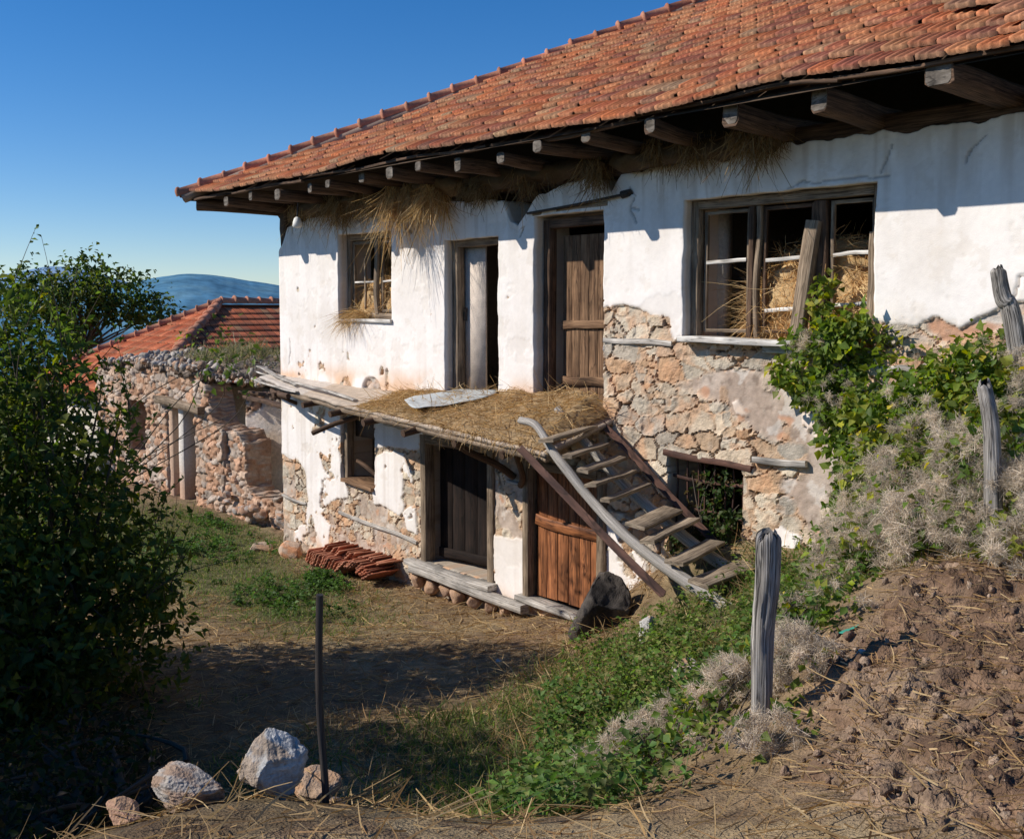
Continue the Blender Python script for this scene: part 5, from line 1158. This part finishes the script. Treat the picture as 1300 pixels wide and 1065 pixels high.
bush('shrub', 'tall unseen shrub added left of the view to shade the yard', (5.8, -8.4, .5), [(6.3, -8.2, 2.6, 1.3, 1.0, 1.5), (7.2, -8.0, 1.7, .9, .8, 1.0), (5.2, -8.3, 3.0, 1.3, 1.1, 1.4), (4.3, -8.2, 2.4, 1.1, 1.0, 1.3), (6.0, -8.5, 4.0, 1.2, .9, .8), (7.3, -8.7, 2.9, 1.0, .7, 1.0)], 3300, 8, .11, 212)  # out of view, added and enlarged so its shadow falls across the yard
bush('shrub', 'dark undergrowth bush below the terrace rocks at the lower left', (8.1, -5.6, .4), [(7.8, -5.9, .6, .7, .6, .4), (8.5, -6.3, .85, .6, .5, .3), (7.1, -5.4, .5, .5, .4, .3)], 420, 6, .065, 213, nb=30, cols=[(.03, .05, .012), (.04, .06, .014), (.08, .06, .035)])
def tree(label, base, blobs, ncl, seed, trunk, L=.2, cols=TG):
    t = thing('tree', label, 'tree', base)
    fo, cc = foliage('crown', blobs, ncl, 7, L, M_leaf, t, cols, seed, .3, .45, .55); into(fo, t)
    o = pole('trunk', [base, (base[0] + .2, base[1], base[2] + trunk * .5), (base[0], base[1] + .1, base[2] + trunk)], .16, .07, W_bark, t, seed + 1); into(o, t)
    rng = np.random.default_rng(seed + 2); into(branches('limbs', (base[0], base[1] + .1, base[2] + trunk * .8), cc[rng.integers(0, len(cc), 40)], .05, W_bark, t, seed + 3, .4), t)
tree('dark green tree rising beyond the ruined stone house', (-19.4, 3.4, -1.6), [(-19.4, 3.4, 3.9, 1.3, 1.3, 1.0), (-18.8, 4.5, 4.2, 1.0, 1.0, .8), (-20, 2.3, 4.2, 1.2, 1.2, .9), (-18.3, 5.3, 3.7, .8, .8, .5), (-19.8, 3.8, 4.9, .7, .7, .5)], 700, 221, 5)
tree('bushy green tree beyond the ruin at the left edge', (-13.0, -3.4, -1.0), [(-13.0, -3.4, 3.0, 1.8, 1.8, 1.3), (-12.2, -2.2, 3.3, 1.2, 1.2, .9), (-13.8, -4.6, 3.2, 1.6, 1.6, 1.2)], 800, 231, 3)

# ------------------------------------------------------------------ neighbouring house with hipped tile roof
RX, RY, RZ = -13.62, 5.52, 3.92; W2 = 4.4; P2 = .55
nb = thing('neighbour_house', 'low neighbouring house with a red tiled hip roof behind the ruin', 'house', (RX, RY, -.6))
off = np.array([RX, RY, -.6])
mb = MB(); V, F = box((-W2 + .5, -W2 + .5, -.6), (W2 - .5, 9, RZ + .6 - P2 * W2 - .05)); mb.add(V, F, (.6, .54, .46)); mb.build('wall', M_wall, nb)
SL_, OV_ = SL, OV
def nb_main(u, run, h):   # faces +x ; u runs along +y from the near hip
    s = math.hypot(1, P2); return np.stack([W2 - run * SL / s + h * P2 / s + 0 * u, u + 0 * run, RZ + .6 - P2 * (W2 - run * SL / s) + h / s], -1)
PAL2 = np.array([(.68, .22, .12), (.72, .26, .15), (.60, .18, .10), (.64, .23, .14)])
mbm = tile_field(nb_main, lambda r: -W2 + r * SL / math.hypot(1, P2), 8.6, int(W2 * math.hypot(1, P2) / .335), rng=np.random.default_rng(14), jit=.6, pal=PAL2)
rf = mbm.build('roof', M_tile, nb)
def nb_end(u, run, h):    # hip end facing -y
    s = math.hypot(1, P2); return np.stack([u + 0 * run, -W2 + run * SL / s - h * P2 / s + 0 * u, RZ + .6 - P2 * (W2 - run * SL / s) + h / s], -1)
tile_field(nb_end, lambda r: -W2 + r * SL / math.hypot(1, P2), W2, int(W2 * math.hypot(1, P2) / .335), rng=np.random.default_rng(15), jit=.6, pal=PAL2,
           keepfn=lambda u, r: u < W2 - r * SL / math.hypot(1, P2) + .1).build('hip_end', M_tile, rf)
cap_run((W2 + .05, -W2 - .05, RZ + .64 - P2 * W2), (-1, 1, P2), 17, .4, .12, 16, rf)
cap_run((-W2 - .05, -W2 - .05, RZ + .64 - P2 * W2), (1, 1, P2), 17, .4, .12, 17, rf)
cap_run((0, 0, RZ + .66), (0, 1, 0), 22, .4, .12, 18, rf, 'ridge_cap')
mb = MB(); mb.add([(-W2, -W2, RZ + .6 - P2 * W2 - .03), (0, 0, RZ + .57), (0, 9, RZ + .57), (-W2, 9, RZ + .6 - P2 * W2 - .03)], [np.array([(0, 1, 2, 3)])], (.4, .14, .08)); mb.build('back_slope', M_tile, rf)

# ------------------------------------------------------------------ ruined stone house
ruin = thing('ruined_house', 'roofless ruin of orange rubble stone left of the farmhouse', 'ruin', (-3.5, .6, 0))
roff = np.array([-3.5, .6, 0])
def rubble_wall(name, x0, x1, z1fn, y0, th, parent, seed, holes=(), turn=None, col_k=1., plaster=None, stp=.025):
    ax = axis(x0, x1, stp, [h for q in holes for h in q[:2]]); az = axis(-.3, 3.0, stp, [h for q in holes for h in q[2:]])
    X, Z = np.meshgrid(ax, az, indexing='ij'); ed, rn, lx, lz = masonry(X, Z, .22, .12, seed)
    sh = sstep(.01, .12, ed) * (.4 + .6 * rn[1]) + 1.2 * (fbm(X, Z, 7, 4, seed + 3, .6) - .5); mo = 1 - sstep(.015, .08, ed)
    pal = np.array([(.54, .36, .25), (.50, .29, .18), (.54, .44, .36), (.57, .41, .30), (.47, .38, .31), (.57, .34, .22)])
    c = pal[np.clip((rn[0] * 6).astype(int), 0, 5)] * (.7 + .5 * rn[1])[..., None] * (.75 + .5 * fbm(X, Z, 8, 3, seed))[..., None]
    c = mix(c, (.33, .18, .11), mo * .9) * col_k
    y = .03 - .07 * sh + .04 * mo
    if plaster is not None:
        p = sstep(.03, -.03, plaster(X, Z) + .12 * (fbm(X, Z, 3, 4, seed + 5) - .5)); c = mix(c, mix((.90, .80, .69), (.80, .64, .50), sstep(.4, .7, fbm(X, Z, 2, 4, seed + 7))), p); y = y * (1 - p) - .03 * p
    zt = z1fn(ax) + .12 * (fbm(ax, ax * 0 + seed, 4, 4, seed) - .5) * 2
    kp = np.ones((len(ax) - 1, len(az) - 1), bool); xm = (ax[1:] + ax[:-1]) / 2; zm = (az[1:] + az[:-1]) / 2
    for h in holes: kp &= ~((xm[:, None] > h[0]) & (xm[:, None] < h[1]) & (zm[None] > h[2]) & (zm[None] < h[3]))
    kp &= zm[None] < ((zt[1:] + zt[:-1]) / 2)[:, None]
    V = np.stack([X, y + y0, Z], -1).reshape(-1, 3); F = grid_faces(*X.shape)[kp.ravel()]
    e = np.concatenate([F[:, [0, 1]], F[:, [1, 2]], F[:, [2, 3]], F[:, [3, 0]]]); k = np.sort(e, 1); k = k[:, 0].astype(np.int64) * len(V) + k[:, 1]
    u, ix, ct = np.unique(k, return_index=True, return_counts=True); be = e[ix[ct == 1]]; bv = np.unique(be)
    C = c.reshape(-1, 3); allV, allC, allF, prev = [V], [C], [F], np.arange(len(V))
    for s in range(1, 7):
        P = V[bv].copy(); P[:, 1] = y0 + th * s / 6; q = fbm(P[:, 0] * 4 + s * 3, P[:, 2] * 4, 1.5, 3, seed + s)
        P[:, 2] += .09 * (q - .5) * (P[:, 2] > .1); P[:, 0] += .06 * (q - .5)
        m = np.full(len(V), -1); m[bv] = len(V) + (s - 1) * len(bv) + np.arange(len(bv))
        allF.append(np.stack([prev[be[:, 1]], prev[be[:, 0]], m[be[:, 0]], m[be[:, 1]]], -1)); prev = m
        pk_ = pal[np.clip((fbm(P[:, 0] * 5 + P[:, 1] * 7, P[:, 2] * 7, 1, 2, seed + 40) * 9 - 1.5).astype(int), 0, 5)]
        allV.append(P); allC.append(mix(pk_, (.33, .2, .13), sstep(.5, .7, q)) * (.6 + .6 * q)[:, None])
    V = np.concatenate(allV)
    if turn: V = turn(V)
    return obj_np(name, V - roff, allF, M_stone, parent, np.concatenate(allC), smooth=False)
rubble_wall('wall', -9.5, -3.05, lambda x: np.interp(x, [-9.5, -7, -4.2, -3.7, -3.45, -3.3, -3.05], [2.4, 2.6, 2.52, 2.3, 1.75, 1.6, 1.5]), .45, .5, ruin, 301, holes=((-5.55, -4.22, -.3, 1.82), (-7.6, -6.6, .7, 1.8)))
rubble_wall('low_wall', -3.3, -.02, lambda x: np.interp(x, [-3.3, -2.9, -2.4, -1.6, -.8, 0], [1.4, .72, .55, .42, .5, .62]), .50, .5, ruin, 302)
rubble_wall('stub_wall', -3.05, -2.35, lambda x: np.interp(x, [-3.05, -2.6, -2.35], [1.58, 1.5, 1.3]), .56, .5, ruin, 306)
# cross wall with cream plaster, faces the farmhouse
rubble_wall('cross_wall', -4.6, -.98, lambda x: np.interp(x, [-4.6, -2, -.98], [2.3, 2.3, 2.1]), 0, .45, ruin, 303, col_k=.9,
            plaster=lambda X, Z: np.maximum(Z - 1.78 - .15 * np.sin(X * 3), -1), turn=lambda V: np.stack([-3.15 + .75 * (-V[:, 0] - .98) - .66 * V[:, 1], .98 + .66 * (-V[:, 0] - .98) + .75 * V[:, 1], V[:, 2]], -1))
rubble_wall('back_wall', -9.5, -3.0, lambda x: x * 0 + 2.4, 4.4, .4, ruin, 304, plaster=lambda X, Z: Z - 2.6, stp=.06)
rubble_wall('inner_wall', -9.0, -3.3, lambda x: x * 0 + 2.2, 1.9, .3, ruin, 305, plaster=lambda X, Z: Z - 2.6, stp=.06)
into(beam('lintel', (-5.85, .40, 1.93), (-3.75, .38, 1.84), .18, .15, W_frame, ruin, seed=310, rough=.12), ruin)
# upright plastered door posts and the dark jamb board
for k, (x, w, z1, col) in enumerate([(-4.95, .24, 1.85, (.76, .70, .63)), (-5.45, .2, 1.84, (.6, .42, .3))]):
    mb = MB(); V, F, G = loft(line((x, .62, -.1), (x, .62, z1), 14, .006, k), rect(w, .3, .1), (0, 1, 0), None, .05, k); V = V - roff
    cz = mix(col, (.55, .36, .25), sstep(.9, .1, V[:, 2])); mb.add(V, F, cz); mb.build('door_post', M_wall, ruin)
into(beam('jamb_board', (-4.52, .75, -.1), (-4.52, .75, 1.84), .10, .08, W_char, ruin, (0, 1, 0), 312), ruin)
# caved-in earth roof: lumpy slab with stones, grass tufts
UU, VV = np.meshgrid(np.linspace(-9.4, -.15, 210), np.linspace(.35, 4.8, 80), indexing='ij')
bz = np.interp(UU, [-9.4, -7, -4, -3.2, -2, -.15], [2.5, 2.62, 2.58, 2.38, 2.34, 2.45]) + .12 * (fbm(UU, VV, 1.2, 3, 401) - .5) + .16 * (fbm(UU, VV, 5, 4, 403, .6) - .5) + .16 * sstep(.35, 1.6, VV)
fr = .35 + (UU > -3.6) * np.clip((UU + 3.6) * 3.2, 0, 2.4) + (.7 + .5 * (UU < -4)) * (fbm(UU, UU * 0, 2.2, 4, 405, .65) - .4)
keep_ = (VV > fr); km = keep_[:-1, :-1] & keep_[1:, 1:]
ff = grid_faces(*UU.shape)[km.ravel()]; n = UU.size
c = mix((.30, .22, .17), (.40, .33, .27), fbm(UU, VV, 3, 4, 407)); c = mix(c, (.17, .11, .075), sstep(.5, .7, fbm(UU, VV, 6, 3, 409)))
Vt = np.stack([UU, VV, bz], -1).reshape(-1, 3); Vb = Vt - [0, 0, .13]; Vb[:, 2] += .12 * (fbm(Vb[:, 0], Vb[:, 1], 5, 3, 411) - .5)
e = np.concatenate([ff[:, [0, 1]], ff[:, [1, 2]], ff[:, [2, 3]], ff[:, [3, 0]]]); k = np.sort(e, 1); k = k[:, 0].astype(np.int64) * n + k[:, 1]
u, ix, ct = np.unique(k, return_index=True, return_counts=True); be = e[ix[ct == 1]]
obj_np('earth_roof', np.concatenate([Vt, Vb]) - roff, [ff, ff[:, ::-1] + n, np.stack([be[:, 1], be[:, 0], be[:, 0] + n, be[:, 1] + n], -1)], M_ground, ruin, np.concatenate([c.reshape(-1, 3), c.reshape(-1, 3) * .6]))
rng = np.random.default_rng(420); mb = MB()
for k in range(900):
    x = rng.uniform(-9, -.3); y = .35 + rng.random() ** 2 * 2.2 + max(0, (x + 3.6) * .3); s = .012 + .075 * rng.random() ** 3.5
    z = np.interp(x, [-9.4, -7, -4, -3.2, -2, -.15], [2.5, 2.62, 2.58, 2.38, 2.34, 2.45]) + .05 + .16 * float(sstep(.35, 1.6, y))
    V = IV * (1 + .8 * (rng.random((len(IV), 1)) - .5)) * s * (.6 + .8 * rng.random(3)) + [x, y, z]
    mb.add(V - roff, [IF], np.array([(.48, .42, .36), (.46, .30, .20), (.40, .36, .32)][rng.integers(3)]) * (.7 + .5 * rng.random()))
tag(mb.build('rubble', M_stone, ruin), kind='stuff')
rng = np.random.default_rng(430); mb = MB(); n = 1700; x = -4.7 + .7 * rng.normal(size=n); y = .8 + 1.6 * rng.random(n)
pal = np.array([(.16, .18, .06), (.30, .25, .12), (.11, .14, .04), (.36, .30, .18)])
strands(mb, np.stack([x, y, np.interp(x, [-9.4, -7, -4, -3.2, -2, -.15], [2.5, 2.62, 2.58, 2.38, 2.34, 2.45]) + .1 + .16 * sstep(.35, 1.6, y)], -1) - roff, np.stack([.5 * rng.normal(size=n), .5 * rng.normal(size=n), np.ones(n)], -1),
        rng.uniform(.1, .42, n) * (.3 + 1.2 * fbm(x, y, 1.7, 3, 431)), .012, pal[rng.integers(0, 4, n)] * (.6 + .6 * rng.random((n, 1))), .35, 3, .25, rng)
tag(mb.build('grass', M_leaf, ruin), kind='stuff')
for k, (a, b) in enumerate([((-1.2, .9, 2.72), (.0, .45, 2.66), ), ((-2.6, .7, 2.16), (-.1, .35, 2.12)), ((-3.2, .9, 2.2), (-.6, 1.3, 2.2))]):
    into(beam('fallen_beam', a, b, .12, .07, W_pale if k == 0 else W_beam, ruin, seed=440 + k, rough=.1), ruin)
# tumbled stones before the low wall
rng = np.random.default_rng(450)
for k in range(16):
    x = rng.uniform(-2.9, -.15); y = .42 - .25 * rng.random(); s = .07 + .08 * rng.random()
    rock('rubble_stone', (x, y, max(0.0, .2 + .12 * rng.random() * (k % 3))), (s * 1.2, s, s * .8), 460 + k, 'tumbled orange stone at the foot of the low ruined wall', 'stone', 'tumbled stones before the ruin', col=(.48, .29, .19), col2=(.42, .37, .33), sub=3)
# bare twigs arching out of the bush in front of the ruin
v = thing('bare_bush', 'leafless arching twigs in front of the ruin at the edge of the bush', 'bush', (4.4, -4.0, .6))
into(branches('branches', (3.9, -4.1, 1.9), [(5.0, -3.4, 3.1), (4.9, -3.2, 3.25), (4.3, -3.0, 3.3), (5.4, -3.3, 2.95), (4.5, -3.3, 3.35), (5.0, -3.3, 2.7)], .009, W_bark, v, 470, .3), v)
fo, _ = foliage('leaves', [(4.9, -3.3, 3.2, .5, .4, .35), (4.3, -3.1, 3.35, .4, .3, .3)], 34, 3, .08, M_leaf, v, [(.13, .19, .035), (.10, .15, .03)], 471, .1, .2, .55); into(fo, v)

# ------------------------------------------------------------------ light, sky, camera
SUN_AZ = math.atan2(-.59, -.81)          # direction towards the sun (x, y)
EL = math.radians(36)
sd_ = Vector((-.59 * math.cos(EL), -.81 * math.cos(EL), math.sin(EL))).normalized()
L_ = bpy.data.lights.new('sun', 'SUN'); L_.energy = 5.0; L_.angle = math.radians(.5); L_.color = (1, .93, .83)
so = bpy.data.objects.new('sun', L_); so.rotation_euler = sd_.to_track_quat('Z', 'Y').to_euler(); COL.objects.link(so)
w = bpy.data.worlds.new('World'); scene.world = w; w.use_nodes = True; nt = w.node_tree; nd = nt.nodes
sky = nd.new('ShaderNodeTexSky'); sky.sky_type = 'NISHITA'; sky.sun_disc = False; sky.sun_elevation = EL; sky.sun_rotation = SUN_AZ % (2 * PI)
sky.altitude = 900; sky.air_density = 1.0; sky.dust_density = .0; sky.ozone_density = 1.6
hs = nd.new('ShaderNodeHueSaturation'); hs.inputs['Saturation'].default_value = 1.30; hs.inputs['Value'].default_value = 1
tint = nd.new('ShaderNodeMix'); tint.data_type = 'RGBA'; tint.blend_type = 'MULTIPLY'; tint.inputs['Factor'].default_value = 1; tint.inputs['B'].default_value = (.84, .905, 1.07, 1)
nt.links.new(sky.outputs[0], tint.inputs['A']); nt.links.new(tint.outputs['Result'], hs.inputs['Color']); nt.links.new(hs.outputs[0], nd['Background'].inputs['Color'])
nd['Background'].inputs['Strength'].default_value = .112
cam = bpy.data.cameras.new('camera'); co = bpy.data.objects.new('camera', cam); COL.objects.link(co); scene.camera = co
cam.sensor_width = 36; cam.lens = 36.0; cam.shift_y = -45 / 1300; cam.clip_start = .05; cam.clip_end = 40000
hd = math.radians(138.58); pt = math.radians(-4.2015)
fw = Vector((math.cos(hd) * math.cos(pt), math.sin(hd) * math.cos(pt), math.sin(pt)))
co.location = (14.6254, -7.9974, 3.77); co.rotation_euler = fw.to_track_quat('-Z', 'Y').to_euler()
scene.view_settings.view_transform = 'Standard'; scene.view_settings.look = 'None'; scene.view_settings.exposure = 0
scene.cycles.max_bounces = 6; scene.cycles.use_denoising = True
